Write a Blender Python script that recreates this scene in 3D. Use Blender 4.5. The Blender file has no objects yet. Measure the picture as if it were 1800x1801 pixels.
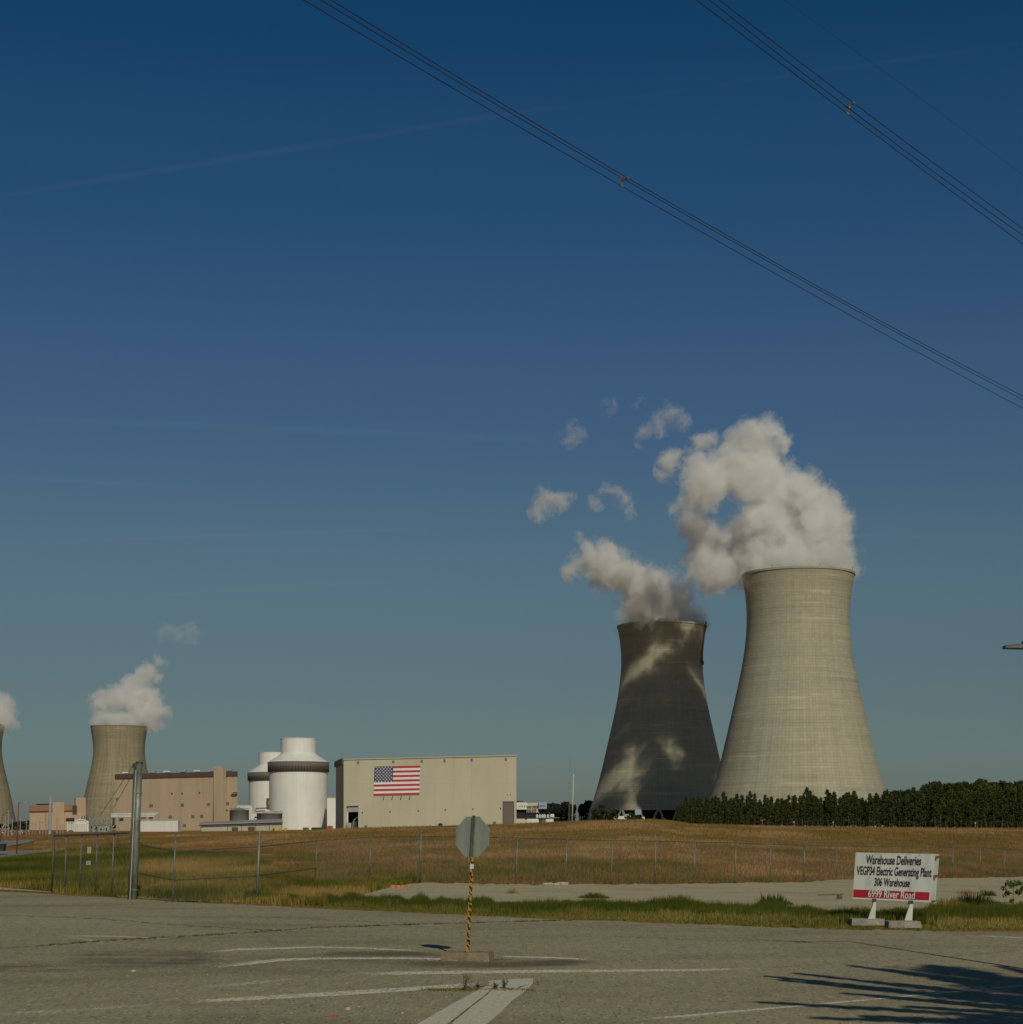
import bpy, bmesh, math, random
import numpy as np
from mathutils import Vector, Matrix

random.seed(7)
RNG = np.random.default_rng(11)
S = bpy.context.scene
COL = S.collection
R = math.radians
F, HH, YH, CX = 3000.0, 2.95, 1460.0, 900.0      # focal length in photo pixels, eye height, horizon row, centre column

# ------------------------------------------------------------------ camera
cd = bpy.data.cameras.new('camera')
cam = bpy.data.objects.new('camera', cd); COL.objects.link(cam)
cd.sensor_fit = 'HORIZONTAL'; cd.sensor_width = 36.0; cd.lens = 60.0
cd.shift_y = (YH - 900.5) / 1800.0
cam.location = (0, 0, HH); cam.rotation_euler = (R(90), 0, 0)
cd.clip_start = 0.2; cd.clip_end = 12000
S.camera = cam

# ------------------------------------------------------------------ light
SUN = Vector((0.2165, -0.9763, 0)); EL = R(30.5)
SUN = Vector((SUN.x * math.cos(EL), SUN.y * math.cos(EL), math.sin(EL))).normalized()
sd = bpy.data.lights.new('sun', 'SUN'); sd.energy = 3.1; sd.angle = R(0.53); sd.color = (1.0, 0.93, 0.74)
so = bpy.data.objects.new('sun', sd); COL.objects.link(so)
so.rotation_euler = SUN.to_track_quat('Z', 'Y').to_euler(); so.location = (60, -200, 200)

w = bpy.data.worlds.new('World'); S.world = w; w.use_nodes = True
nt = w.node_tree; nt.nodes.clear()
def wn(t, **k):
    n = nt.nodes.new(t)
    for a, b in k.items(): setattr(n, a, b)
    return n
sky = wn('ShaderNodeTexSky', sky_type='NISHITA', sun_disc=False, sun_elevation=EL, sun_rotation=R(167.5))
sky.air_density = 1.3; sky.dust_density = 0.6; sky.ozone_density = 3.0; sky.altitude = 0
gam = wn('ShaderNodeGamma'); gam.inputs[1].default_value = 1.0
crv = wn('ShaderNodeMix', data_type='RGBA', blend_type='MULTIPLY'); crv.inputs[0].default_value = 1.0
# faint contrails: great-circle bands in the sky dome
geo = wn('ShaderNodeTexCoord')
bg = wn('ShaderNodeBackground'); bg.inputs[1].default_value = 0.10
out = wn('ShaderNodeOutputWorld')
L = nt.links.new
sepz = wn('ShaderNodeSeparateXYZ'); L(geo.outputs['Generated'], sepz.inputs[0])
rmp = wn('ShaderNodeValToRGB'); L(sepz.outputs[2], rmp.inputs[0]); rmp.color_ramp.interpolation = 'EASE'
SKYR = [(0.0, (.29, .37, .54)), (.035, (.265, .36, .48)), (.0865, (.27, .332, .405)), (.15, (.293, .358, .41)), (.246, (.232, .332, .44)), (.361, (.125, .289, .435)), (.435, (.062, .252, .405)), (.8, (.06, .14, .185))]
while len(rmp.color_ramp.elements) < len(SKYR): rmp.color_ramp.elements.new(.5)
for e_, (p_, c_) in zip(rmp.color_ramp.elements, SKYR): e_.position = p_; e_.color = (*c_, 1)
L(rmp.outputs[0], crv.inputs[7])
L(sky.outputs[0], gam.inputs[0]); L(gam.outputs[0], crv.inputs[6])
def pdir(px, py): return Vector(((px - CX) / F, 1.0, (YH - py) / F)).normalized()
streak = None
for (a, b, wd, st, lim) in [((0, 345), (950, 190), .0017, .36, None), ((0, 955), (750, 930), .0012, 1.0, None),
                       ((0, 735), (1000, 775), .0022, .6, None), ((0, 1065), (700, 1020), .0016, 1.1, None),
                       ((900, 200), (1800, 75), .0012, .22, None), ((0, 838), (330, 858), .0014, .8, None), ((1150, 930), (1800, 948), .0012, .7, None)]:
    n = pdir(*a).cross(pdir(*b)).normalized()
    mid = (pdir(*a) + pdir(*b)).normalized()
    half = pdir(*a).angle(pdir(*b)) * .5
    d = wn('ShaderNodeVectorMath', operation='DOT_PRODUCT'); L(geo.outputs['Generated'], d.inputs[0]); d.inputs[1].default_value = n
    ab = wn('ShaderNodeMath', operation='ABSOLUTE'); L(d.outputs['Value'], ab.inputs[0])
    mr = wn('ShaderNodeMapRange', interpolation_type='SMOOTHSTEP'); L(ab.outputs[0], mr.inputs[0])
    mr.inputs[1].default_value = 0; mr.inputs[2].default_value = wd * 1.6; mr.inputs[3].default_value = st; mr.inputs[4].default_value = 0
    d2 = wn('ShaderNodeVectorMath', operation='DOT_PRODUCT'); L(geo.outputs['Generated'], d2.inputs[0]); d2.inputs[1].default_value = mid
    m2 = wn('ShaderNodeMapRange', interpolation_type='SMOOTHSTEP'); L(d2.outputs['Value'], m2.inputs[0])
    m2.inputs[1].default_value = math.cos(half * 1.15); m2.inputs[2].default_value = math.cos(half * .6)
    mu = wn('ShaderNodeMath', operation='MULTIPLY'); L(mr.outputs[0], mu.inputs[0]); L(m2.outputs[0], mu.inputs[1])
    if streak is None: streak = mu
    else:
        ad = wn('ShaderNodeMath', operation='ADD'); L(streak.outputs[0], ad.inputs[0]); L(mu.outputs[0], ad.inputs[1]); streak = ad
nz = wn('ShaderNodeTexNoise'); nz.inputs['Scale'].default_value = 22; nz.inputs['Detail'].default_value = 5; L(geo.outputs['Generated'], nz.inputs['Vector'])
mm = wn('ShaderNodeMath', operation='MULTIPLY'); L(streak.outputs[0], mm.inputs[0]); L(nz.outputs[0], mm.inputs[1])
mf = wn('ShaderNodeMath', operation='MULTIPLY'); L(mm.outputs[0], mf.inputs[0]); mf.inputs[1].default_value = .20
mx = wn('ShaderNodeMix', data_type='RGBA', blend_type='MIX'); L(mf.outputs[0], mx.inputs[0]); L(crv.outputs[2], mx.inputs[6])
mx.inputs[7].default_value = (2.4, 2.6, 2.9, 1)
L(mx.outputs[2], bg.inputs[0]); L(bg.outputs[0], out.inputs[0])

S.view_settings.view_transform = 'Standard'; S.view_settings.look = 'None'
S.view_settings.gamma = 1; S.view_settings.use_curve_mapping = False
S.view_settings.exposure = -0.55
S.render.engine = 'CYCLES'
S.cycles.use_denoising = True
S.cycles.max_bounces = 12; S.cycles.volume_bounces = 10; S.cycles.transparent_max_bounces = 24
S.cycles.volume_step_rate = 1.0; S.cycles.volume_max_steps = 256

# ------------------------------------------------------------------ pixel <-> world
def P(px, py, D): return Vector(((px - CX) / F * D, D, HH + (YH - py) / F * D))
def G(px, py, z=0.0):
    D = F * (HH - z) / (py - YH); return Vector(((px - CX) / F * D, D, z))
def IP(p, pairs): return np.interp(p, [a for a, b in pairs], [b for a, b in pairs])
EDGE = [(-900, 105), (-300, 92), (0, 82), (90, 78.5), (230, 73.5), (320, 70), (450, 67.0), (600, 63.5), (750, 60.5), (900, 57.8), (1050, 55.8), (1200, 53.8), (1350, 52.0), (1500, 50.6), (1650, 50), (1800, 50), (2200, 52), (3200, 58)]
FENCE = [(-900, 105), (-300, 92.5), (95, 82.7), (228, 75), (307, 69), (455, 68.1), (556, 90), (653, 91.5), (741, 90.4), (910, 88.5), (1154, 95.7), (1294, 102.7), (1415, 112), (1472, 116), (1631, 128), (1767, 141), (1900, 152), (3200, 180)]
FZ = [(-900, 0), (556, .02), (741, .18), (910, .10), (1154, -.11), (1294, -.26), (1415, -.5), (1472, -.45), (1631, -.72), (1767, -1.0), (3200, -1.5)]
CREST = [(-600, 1478), (0, 1478), (70, 1475.5), (148, 1472.5), (232, 1471), (316, 1469), (385, 1467), (470, 1463.5), (560, 1461), (604, 1457.5), (750, 1453.5), (906, 1449.5), (1000, 1445), (1060, 1443), (1150, 1441), (1180, 1443.5), (1215, 1449), (1350, 1452.5), (1550, 1456), (1800, 1456.5), (2600, 1457)]
DC = 350.0
def zg(x, y):
    x = np.asarray(x, float); y = np.asarray(y, float)
    ys = np.maximum(y, 20.0)
    p = CX + F * x / ys
    de = IP(p, EDGE); df = np.maximum(IP(p, FENCE), de + 1.5); zf = IP(p, FZ)
    zc = HH + (YH - IP(p, CREST)) * DC / F
    a = np.clip((ys - de) / (df - de), 0, 1); z1 = zf * a
    t = np.clip((ys - df) / (DC - df), 0, 1)
    t = np.where(t < 1, t, 1.0)
    z2 = zf + (zc - zf) * (t + .10 * np.sin(math.pi * t) * np.clip((zc - 1) / 2, 0, 1))
    zfar = zc - .25 + (3.4 - (zc - .25)) * np.clip((ys - DC - 250) / 900, 0, 1)
    z3 = np.where(ys > DC + 25, zfar, zc + (zfar - zc) * np.clip((ys - DC) / 25, 0, 1))
    z = np.where(ys < de, 0.0, np.where(ys < df, z1, np.where(ys < DC, z2, z3)))
    return z
def zs(x, y): return float(zg(x, y))

# ------------------------------------------------------------------ numpy noise
_tab = RNG.random((256, 256))
def vnoise(x, y):
    xi = np.floor(x).astype(int); yi = np.floor(y).astype(int); fx = x - xi; fy = y - yi
    fx = fx * fx * (3 - 2 * fx); fy = fy * fy * (3 - 2 * fy)
    g = lambda i, j: _tab[i & 255, j & 255]
    return (g(xi, yi) * (1 - fx) + g(xi + 1, yi) * fx) * (1 - fy) + (g(xi, yi + 1) * (1 - fx) + g(xi + 1, yi + 1) * fx) * fy
def fbm(x, y, o=4):
    s = 0; a = .5; t = 0
    for k in range(o): s = s + a * vnoise(x * 2 ** k + 17.3 * k, y * 2 ** k + 5.1 * k); t += a; a *= .5
    return s / t

# ------------------------------------------------------------------ materials
class NT:
    def __init__(s, name):
        s.m = bpy.data.materials.new(name); s.m.use_nodes = True; s.t = s.m.node_tree
        s.b = s.t.nodes['Principled BSDF']; s.out = s.t.nodes['Material Output']
        s.b.inputs['Roughness'].default_value = .8
    def n(s, t, **k):
        nd = s.t.nodes.new(t)
        for a, v in k.items():
            if hasattr(nd, a): setattr(nd, a, v)
            else: nd.inputs[a].default_value = v
        return nd
    def l(s, a, b): s.t.links.new(a, b)
    def noise(s, vec, scale, detail=4, rough=.55):
        nd = s.n('ShaderNodeTexNoise'); nd.inputs['Scale'].default_value = scale; nd.inputs['Detail'].default_value = detail; nd.inputs['Roughness'].default_value = rough
        if vec is not None: s.l(vec, nd.inputs['Vector'])
        return nd.outputs[0]
    def mapping(s, vec, sc):
        nd = s.n('ShaderNodeMapping'); nd.inputs['Scale'].default_value = sc; s.l(vec, nd.inputs['Vector']); return nd.outputs[0]
    def ramp(s, fac, stops):
        nd = s.n('ShaderNodeValToRGB'); cr = nd.color_ramp
        while len(cr.elements) < len(stops): cr.elements.new(.5)
        for e, (p, c) in zip(cr.elements, stops): e.position = p; e.color = (*c, 1) if len(c) == 3 else c
        s.l(fac, nd.inputs[0]); return nd.outputs[0]
    def mul(s, a, b, fac=1.0, mode='MULTIPLY'):
        nd = s.n('ShaderNodeMix', data_type='RGBA', blend_type=mode)
        if hasattr(fac, 'links'): s.l(fac, nd.inputs[0])
        else: nd.inputs[0].default_value = fac
        for v, i in ((a, 6), (b, 7)):
            if isinstance(v, tuple): nd.inputs[i].default_value = (*v, 1)
            else: s.l(v, nd.inputs[i])
        return nd.outputs[2]
    def math(s, op, a, b=0.0, c=0.0):
        nd = s.n('ShaderNodeMath', operation=op)
        for i, v in enumerate((a, b, c)):
            if hasattr(v, 'links'): s.l(v, nd.inputs[i])
            else: nd.inputs[i].default_value = v
        return nd.outputs[0]
    def coord(s, which='Object'): return s.n('ShaderNodeTexCoord').outputs[which]
    def base(s, c): s.l(c, s.b.inputs['Base Color'])
    def bump(s, h, strength, dist=.02):
        nd = s.n('ShaderNodeBump'); nd.inputs['Strength'].default_value = strength; nd.inputs['Distance'].default_value = dist
        s.l(h, nd.inputs['Height']); s.l(nd.outputs[0], s.b.inputs['Normal'])

def simple(name, col, rough=.7, metal=0.0, var=.18, scale=1.5, streak=True):
    m = NT(name); v = m.coord()
    n1 = m.noise(m.mapping(v, (1, 1, .25 if streak else 1)), scale, 5)
    f = m.ramp(n1, [(.25, (1 - var,) * 3), (.75, (1 + var * .4,) * 3)])
    m.base(m.mul(f, tuple(col))); m.b.inputs['Roughness'].default_value = rough; m.b.inputs['Metallic'].default_value = metal
    return m.m

def cladding(name, col, pitch=1.0, depth=.12, rough=.55, var=.12, seam=None):
    """ribbed metal wall sheets: ribs run vertically, soft weathering and panel seams"""
    m = NT(name); v = m.coord()
    sp = m.n('ShaderNodeSeparateXYZ'); m.l(v, sp.inputs[0])
    xy = m.math('ADD', sp.outputs[0], m.math('MULTIPLY', sp.outputs[1], .83))
    rib = m.math('SINE', m.math('MULTIPLY', xy, 6.283 / pitch))
    n1 = m.noise(m.mapping(v, (1, 1, .15)), .25, 6, .6)
    n2 = m.noise(v, .05, 3)
    c = m.mul(m.ramp(n1, [(.3, (1 - var,) * 3), (.7, (1.03,) * 3)]), tuple(col))
    c = m.mul(c, m.ramp(n2, [(.3, (.94, .94, .92)), (.7, (1.03, 1.02, 1.0))]))
    if seam:
        fr = m.math('FRACT', m.math('DIVIDE', xy, seam)); ln = m.math('LESS_THAN', fr, .025)
        frz = m.math('FRACT', m.math('DIVIDE', sp.outputs[2], seam * 1.3)); lz = m.math('LESS_THAN', frz, .014)
        c = m.mul(c, (.90, .90, .89), m.math('MAXIMUM', ln, lz))
    m.base(c); m.b.inputs['Roughness'].default_value = rough
    m.bump(rib, .3, depth); return m.m

def tower_mat(name, c1, rows=1.5, cols=140, vert=.25, top=185.0):
    m = NT(name); uv = m.n('ShaderNodeUVMap').outputs[0]
    br = m.n('ShaderNodeTexBrick'); br.offset = 0.0; m.l(uv, br.inputs['Vector'])
    br.inputs['Scale'].default_value = 1; br.inputs['Brick Width'].default_value = 1.0; br.inputs['Row Height'].default_value = 1.0
    br.inputs['Mortar Size'].default_value = .07; br.inputs['Mortar Smooth'].default_value = .3
    br.inputs['Color1'].default_value = (1, 1, 1, 1); br.inputs['Color2'].default_value = (.90, .90, .89, 1); br.inputs['Mortar'].default_value = (.78, .77, .74, 1)
    hz = m.noise(m.mapping(uv, (.035, .8, 1)), 1.0, 5, .6)
    hz2 = m.noise(m.mapping(uv, (.012, .13, 1)), 1.0, 4, .6)
    vt = m.noise(m.mapping(uv, (.55, .025, 1)), 1.0, 5, .6)
    c = m.mul(br.outputs[0], tuple(c1))
    c = m.mul(c, m.ramp(hz, [(.28, (.78, .78, .77)), (.48, (1, 1, 1)), (.60, (1.0, 1.0, 1.0)), (.66, (1.32, 1.32, 1.28))]))
    c = m.mul(c, m.ramp(hz2, [(.3, (.90, .90, .90)), (.7, (1.08, 1.07, 1.03))]))
    c = m.mul(c, m.ramp(vt, [(.3, (1 - vert,) * 3), (.6, (1.04,) * 3)]))
    m.base(c); m.b.inputs['Roughness'].default_value = .92
    m.bump(br.outputs['Fac'], .2, -.08)
    return m.m

M = {}
M['tower'] = tower_mat('weathered_tower_concrete', (.41, .39, .295), vert=.09)
M['tower_old'] = tower_mat('older_tower_concrete', (.335, .295, .20), vert=.30)
M['rimc'] = simple('tower_rim_concrete', (.37, .35, .28), .9, scale=.1)
M['rimold'] = simple('older_tower_rim_concrete', (.27, .235, .155), .9, scale=.1)
M['tower_in'] = simple('tower_inner_concrete', (.2, .19, .17), .95)
M['leg'] = simple('column_concrete', (.46, .38, .29), .9)
M['white'] = cladding('white_shield_wall', (.80, .79, .755), 3.0, .03, .6, .07, seam=8.5)
M['louver'] = None
M['sage'] = cladding('sage_wall_cladding', (.475, .44, .33), 1.0, .03, .6, .07, seam=7.6)
M['tan'] = cladding('tan_wall_cladding', (.52, .41, .285), 1.2, .03, .55, .10, seam=9.0)
M['peach'] = cladding('peach_wall_cladding', (.62, .47, .32), 1.2, .03, .6, .10)
M['terracotta'] = simple('terracotta_fascia', (.42, .22, .14), .7)
M['brown'] = cladding('dark_brown_fascia', (.115, .085, .075), .8, .1, .6, .2)
M['door'] = cladding('brown_door_slats', (.13, .105, .09), .5, .02, .5, .12)
M['dark'] = simple('near_black_shade_and_panels', (.02, .021, .024), .9)  # near-black: shade painted into openings and gaps, plus dark panels and doors
M['black'] = simple('black_metal', (.025, .025, .027), .5)
M['grey'] = simple('grey_painted_steel', (.33, .34, .33), .5, var=.25)
M['greyroof'] = cladding('grey_metal_roof', (.40, .40, .40), .6, .05, .5, .12)
M['tank'] = cladding('galvanised_tank_shell', (.26, .27, .265), 1.4, .04, .35, .25)
M['whitep'] = simple('white_paint', (.72, .71, .67), .5, var=.2, scale=.5)
M['cream'] = simple('cream_panels', (.58, .55, .42), .6)
M['equip'] = simple('pale_green_equipment', (.34, .36, .29), .6, var=.35, scale=.8)
M['red'] = simple('red_paint', (.42, .06, .035), .5)
M['yellow'] = simple('yellow_paint', (.66, .40, .04), .5)
M['green'] = simple('green_paint', (.05, .16, .08), .5)
M['blue'] = simple('pale_blue_panels', (.30, .38, .45), .5)
M['orange'] = simple('orange_debris', (.55, .22, .10), .8)
M['rust'] = simple('rust_brown_steel', (.16, .075, .045), .8)
M['flagred'] = simple('flag_red', (.42, .022, .032), .6, var=.08)
M['flagblue'] = simple('flag_blue', (.02, .026, .08), .6, var=.1)
M['flagwhite'] = simple('flag_white', (.76, .73, .72), .6, var=.05)
M['wire'] = simple('dark_cable', (.03, .032, .035), .6)
M['blockc'] = None
M['wood'] = simple('pine_bark', (.13, .10, .075), .9, scale=6)
M['glass'] = simple('dark_window_glass', (.03, .035, .04), .15, var=.05)

def louver():
    m = NT('dark_louver_band'); v = m.n('ShaderNodeUVMap').outputs[0]
    sp = m.n('ShaderNodeSeparateXYZ'); m.l(v, sp.inputs[0])
    fr = m.math('FRACT', m.math('MULTIPLY', sp.outputs[0], 1.0))
    dk = m.math('LESS_THAN', fr, .45)
    low = m.math('LESS_THAN', sp.outputs[1], .58)
    c = m.mul((.15, .125, .11), (.55, .52, .5), m.math('MULTIPLY', dk, low))
    c = m.mul(c, (.82, .8, .8), low)
    m.base(c); m.b.inputs['Roughness'].default_value = .7; return m.m
M['louver'] = louver()

def galv(name, base=(.34, .36, .345), bands=True, sc=3):
    m = NT(name); v = m.coord()
    n1 = m.noise(m.mapping(v, (1, 1, .45)), sc, 6, .65); n2 = m.noise(v, sc * 8, 3)
    c = m.mul(m.ramp(n1, [(.3, (.45, .46, .44)), (.5, (.9, .9, .88)), (.72, (1.35, 1.35, 1.3))]), base)
    c = m.mul(c, m.ramp(n2, [(.35, (.8,) * 3), (.65, (1.1,) * 3)]))
    m.base(c); m.b.inputs['Metallic'].default_value = .35; m.b.inputs['Roughness'].default_value = .55; return m.m
M['galv'] = galv('weathered_galvanised_steel', (.25, .26, .225))
M['galvd'] = galv('dark_weathered_steel', (.12, .12, .11))
M['galvp'] = galv('galvanised_fence_post', (.21, .22, .195), sc=5)

def concrete_block():
    m = NT('rough_block_concrete'); v = m.coord()
    n1 = m.noise(v, 5, 7, .65); n2 = m.noise(v, 60, 4, .6); n3 = m.noise(m.mapping(v, (1, 1, .2)), 9, 4)
    c = m.ramp(n1, [(.25, (.17, .125, .075)), (.55, (.29, .23, .15)), (.8, (.37, .31, .21))])
    c = m.mul(c, m.ramp(n2, [(.35, (.7,) * 3), (.6, (1.1,) * 3)])); c = m.mul(c, m.ramp(n3, [(.35, (.8,) * 3), (.6, (1.05,) * 3)]))
    m.base(c); m.b.inputs['Roughness'].default_value = .95; m.bump(n2, .6, .02); return m.m
M['block'] = concrete_block()
def concrete_pale():
    m = NT('pale_footing_concrete'); v = m.coord()
    n1 = m.noise(v, 6, 7, .65); n2 = m.noise(v, 50, 4, .6)
    c = m.ramp(n1, [(.25, (.22, .20, .16)), (.6, (.37, .35, .28)), (.85, (.45, .42, .35))])
    c = m.mul(c, m.ramp(n2, [(.35, (.78,) * 3), (.6, (1.06,) * 3)]))
    m.base(c); m.b.inputs['Roughness'].default_value = .95; m.bump(n2, .5, .02); return m.m
M['footing'] = concrete_pale()

def asphalt():
    m = NT('worn_asphalt'); v = m.coord()
    fine = m.noise(v, 38, 3, .7); med = m.noise(v, 7, 5, .65); big = m.noise(m.mapping(v, (.10, .22, 1)), 1, 5, .6)
    wide = m.noise(m.mapping(v, (.035, .07, 1)), 1, 3, .5)
    vor = m.n('ShaderNodeTexVoronoi'); m.l(m.mapping(v, (14, 4, 1)), vor.inputs['Vector']); vor.inputs['Scale'].default_value = 1
    vor2 = m.n('ShaderNodeTexVoronoi'); m.l(v, vor2.inputs['Vector']); vor2.inputs['Scale'].default_value = 5.5
    c = m.ramp(fine, [(.30, (.22, .19, .11)), (.5, (.42, .365, .225)), (.70, (.63, .555, .36))])
    c = m.mul(c, m.ramp(med, [(.3, (.80, .79, .78)), (.65, (1.06, 1.06, 1.05))]))
    c = m.mul(c, m.ramp(big, [(.32, (.70, .68, .66)), (.5, (.97, .97, .96)), (.68, (1.06, 1.05, 1.04))]))
    c = m.mul(c, m.ramp(wide, [(.35, (.90, .89, .87)), (.6, (1.04, 1.04, 1.03))]))
    g1 = m.noise(m.mapping(v, (15, 3.2, 1)), 1, 3, .75); c = m.mul(c, m.ramp(g1, [(.32, (.80, .80, .78)), (.5, (1.0, 1.0, 1.0)), (.68, (1.18, 1.17, 1.13))]))
    g2 = m.noise(m.mapping(v, (5, 1.0, 1)), 1, 4, .7); c = m.mul(c, m.ramp(g2, [(.3, (.85, .84, .83)), (.7, (1.13, 1.13, 1.12))]))
    # aggregate chips and a few pale pebbles pressed into the surface
    rnd = m.n('ShaderNodeSeparateColor'); m.l(vor.outputs['Color'], rnd.inputs[0])
    chip = m.math('MULTIPLY', m.math('LESS_THAN', vor.outputs['Distance'], .28), m.math('GREATER_THAN', rnd.outputs[0], .86))
    c = m.mul(c, (.62, .58, .48), m.math('MULTIPLY', chip, .75), 'MIX')
    dchip = m.math('MULTIPLY', m.math('LESS_THAN', vor.outputs['Distance'], .34), m.math('LESS_THAN', rnd.outputs[0], .18))
    c = m.mul(c, (.07, .062, .05), m.math('MULTIPLY', dchip, .6), 'MIX')
    m.base(c); m.b.inputs['Roughness'].default_value = .88
    m.bump(fine, .5, .015); return m.m
M['asphalt'] = asphalt()

def paint(name, col=(.62, .59, .50), lo=.44, hi=.56, amount=1.0):
    """worn road paint: real gaps where the paint has gone, through which the road shows"""
    m = NT(name); v = m.coord()
    n0 = m.noise(m.mapping(v, (3.0, 2.0, 1)), 1, 6, .8); n1 = m.noise(m.mapping(v, (15, 4, 1)), 1, 3, .7)
    uvy = m.n('ShaderNodeSeparateXYZ'); m.l(m.n('ShaderNodeUVMap').outputs[0], uvy.inputs[0])
    e = m.math('MULTIPLY', m.math('ABSOLUTE', m.math('SUBTRACT', uvy.outputs[1], .5)), 2.0)
    wear = m.math('ADD', m.math('MULTIPLY', n0, .6), m.math('MULTIPLY', n1, .4))
    wear = m.math('ADD', wear, m.math('MULTIPLY', m.math('POWER', e, 6.0), -.10))
    wear = m.math('ADD', wear, m.math('MULTIPLY', m.math('SUBTRACT', uvy.outputs[0], 1.0), .30))
    a = m.n('ShaderNodeMapRange'); m.l(wear, a.inputs[0]); a.inputs[1].default_value = lo; a.inputs[2].default_value = hi; a.inputs[4].default_value = amount
    c = m.mul(m.ramp(n1, [(.3, (.78,) * 3), (.7, (1.06,) * 3)]), col)
    m.base(c); m.b.inputs['Roughness'].default_value = .8
    m.l(a.outputs[0], m.b.inputs['Alpha']); return m.m
M['paint'] = paint('worn_white_road_paint', (.92, .85, .66), lo=.32, hi=.52, amount=.92)
M['paint_faint'] = paint('faded_white_road_paint', (.88, .80, .62), .42, .60, .8)
M['paint_solid'] = paint('thick_white_road_paint', (.80, .74, .57), .20, .36, .92)
def tar(name, col, lo=.4, hi=.5, amount=.8):
    m = NT(name); v = m.coord(); n0 = m.noise(v, 5, 6, .7)
    a = m.n('ShaderNodeMapRange'); m.l(n0, a.inputs[0]); a.inputs[1].default_value = lo; a.inputs[2].default_value = hi; a.inputs[4].default_value = amount
    m.b.inputs['Base Color'].default_value = (*col, 1); m.b.inputs['Roughness'].default_value = .85; m.l(a.outputs[0], m.b.inputs['Alpha']); return m.m
M['crack'] = tar('dark_crack', (.06, .05, .03), .42, .54, .75)
def soft(name, col, lo, hi, amount):
    m = NT(name); v = m.coord(); n0 = m.noise(m.mapping(v, (.6, 1.2, 1)), 1, 6, .7); sp = m.n('ShaderNodeSeparateXYZ'); m.l(m.n('ShaderNodeUVMap').outputs[0], sp.inputs[0])
    e = m.math('MULTIPLY', m.math('MULTIPLY', sp.outputs[1], m.math('SUBTRACT', 1.0, sp.outputs[1])), 4.0)
    e = m.math('MULTIPLY', m.math('MINIMUM', e, 1.0), sp.outputs[0])
    a = m.n('ShaderNodeMapRange'); m.l(n0, a.inputs[0]); a.inputs[1].default_value = lo; a.inputs[2].default_value = hi; a.inputs[4].default_value = amount
    m.b.inputs['Base Color'].default_value = (*col, 1); m.b.inputs['Roughness'].default_value = .85; m.l(m.math('MULTIPLY', a.outputs[0], e), m.b.inputs['Alpha']); return m.m
M['stain'] = soft('oily_stain', (.07, .06, .045), .36, .74, .48)
M['palestain'] = soft('brown_silt', (.18, .145, .085), .30, .62, .75)

def ground_mat():
    m = NT('dry_field_soil'); v = m.coord(); at = m.n('ShaderNodeAttribute', attribute_name='col')
    n1 = m.noise(m.mapping(v, (.5, .22, 1)), 1, 6, .7); n2 = m.noise(v, 2.2, 4, .7); n3 = m.noise(m.mapping(v, (.05, .12, 1)), 1, 4, .6)
    c = m.mul(at.outputs[0], m.ramp(n1, [(.3, (.66, .64, .6)), (.5, (.98, .98, .98)), (.72, (1.3, 1.26, 1.15))]))
    c = m.mul(c, m.ramp(n2, [(.3, (.70,) * 3), (.7, (1.22,) * 3)])); c = m.mul(c, m.ramp(n3, [(.35, (.85, .86, .84)), (.65, (1.15, 1.1, 1.0))]))
    m.base(c); m.b.inputs['Roughness'].default_value = 1; m.b.inputs['Specular IOR Level'].default_value = .1; m.bump(n2, 1.0, .35); return m.m
M['ground'] = ground_mat()
def gravel_mat():
    m = NT('pale_gravel'); v = m.coord()
    n1 = m.noise(v, 9, 5, .75); n2 = m.noise(m.mapping(v, (.25, .5, 1)), 1, 5, .6)
    c = m.ramp(n1, [(.3, (.32, .27, .16)), (.5, (.54, .475, .30)), (.7, (.74, .66, .43))])
    c = m.mul(c, m.ramp(n2, [(.3, (.78, .70, .58)), (.5, (1, .97, .93)), (.7, (1.05, 1.05, 1.05))]))
    m.base(c); m.b.inputs['Roughness'].default_value = .95; m.bump(n1, .7, .06); return m.m
M['gravel'] = gravel_mat()

def grass_mat(name, stops, trans=.35):
    m = NT(name); at = m.n('ShaderNodeAttribute', attribute_name='tint')
    c = m.ramp(at.outputs['Fac'], stops); m.base(c); m.b.inputs['Roughness'].default_value = .8; m.b.inputs['Specular IOR Level'].default_value = .15
    tr = m.n('ShaderNodeBsdfTranslucent'); m.l(c, tr.inputs[0])
    mx = m.n('ShaderNodeMixShader'); mx.inputs[0].default_value = trans
    m.l(m.b.outputs[0], mx.inputs[1]); m.l(tr.outputs[0], mx.inputs[2]); m.l(mx.outputs[0], m.out.inputs[0]); return m.m
M['grass_green'] = grass_mat('verge_grass', [(0, (.06, .078, .010)), (.4, (.11, .135, .016)), (.75, (.21, .20, .030)), (1, (.46, .35, .12))])
M['grass_field'] = grass_mat('dry_field_grass', [(0, (.15, .145, .030)), (.3, (.26, .20, .05)), (.6, (.33, .185, .068)), (1, (.50, .33, .15))])
M['grass_left'] = grass_mat('mixed_bank_grass', [(0, (.07, .085, .011)), (.4, (.13, .14, .018)), (.7, (.27, .21, .042)), (1, (.48, .32, .11))])
M['needles'] = grass_mat('pine_needles', [(0, (.020, .028, .011)), (.5, (.046, .060, .018)), (.85, (.10, .12, .028)), (1, (.16, .17, .045))], .2)
M['leaves'] = grass_mat('broad_leaves', [(0, (.04, .06, .012)), (.5, (.10, .135, .022)), (1, (.20, .23, .04))], .3)
M['farleaf'] = grass_mat('distant_leaves', [(0, (.018, .026, .017)), (.6, (.035, .045, .024)), (1, (.055, .065, .032))], .1)

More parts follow.
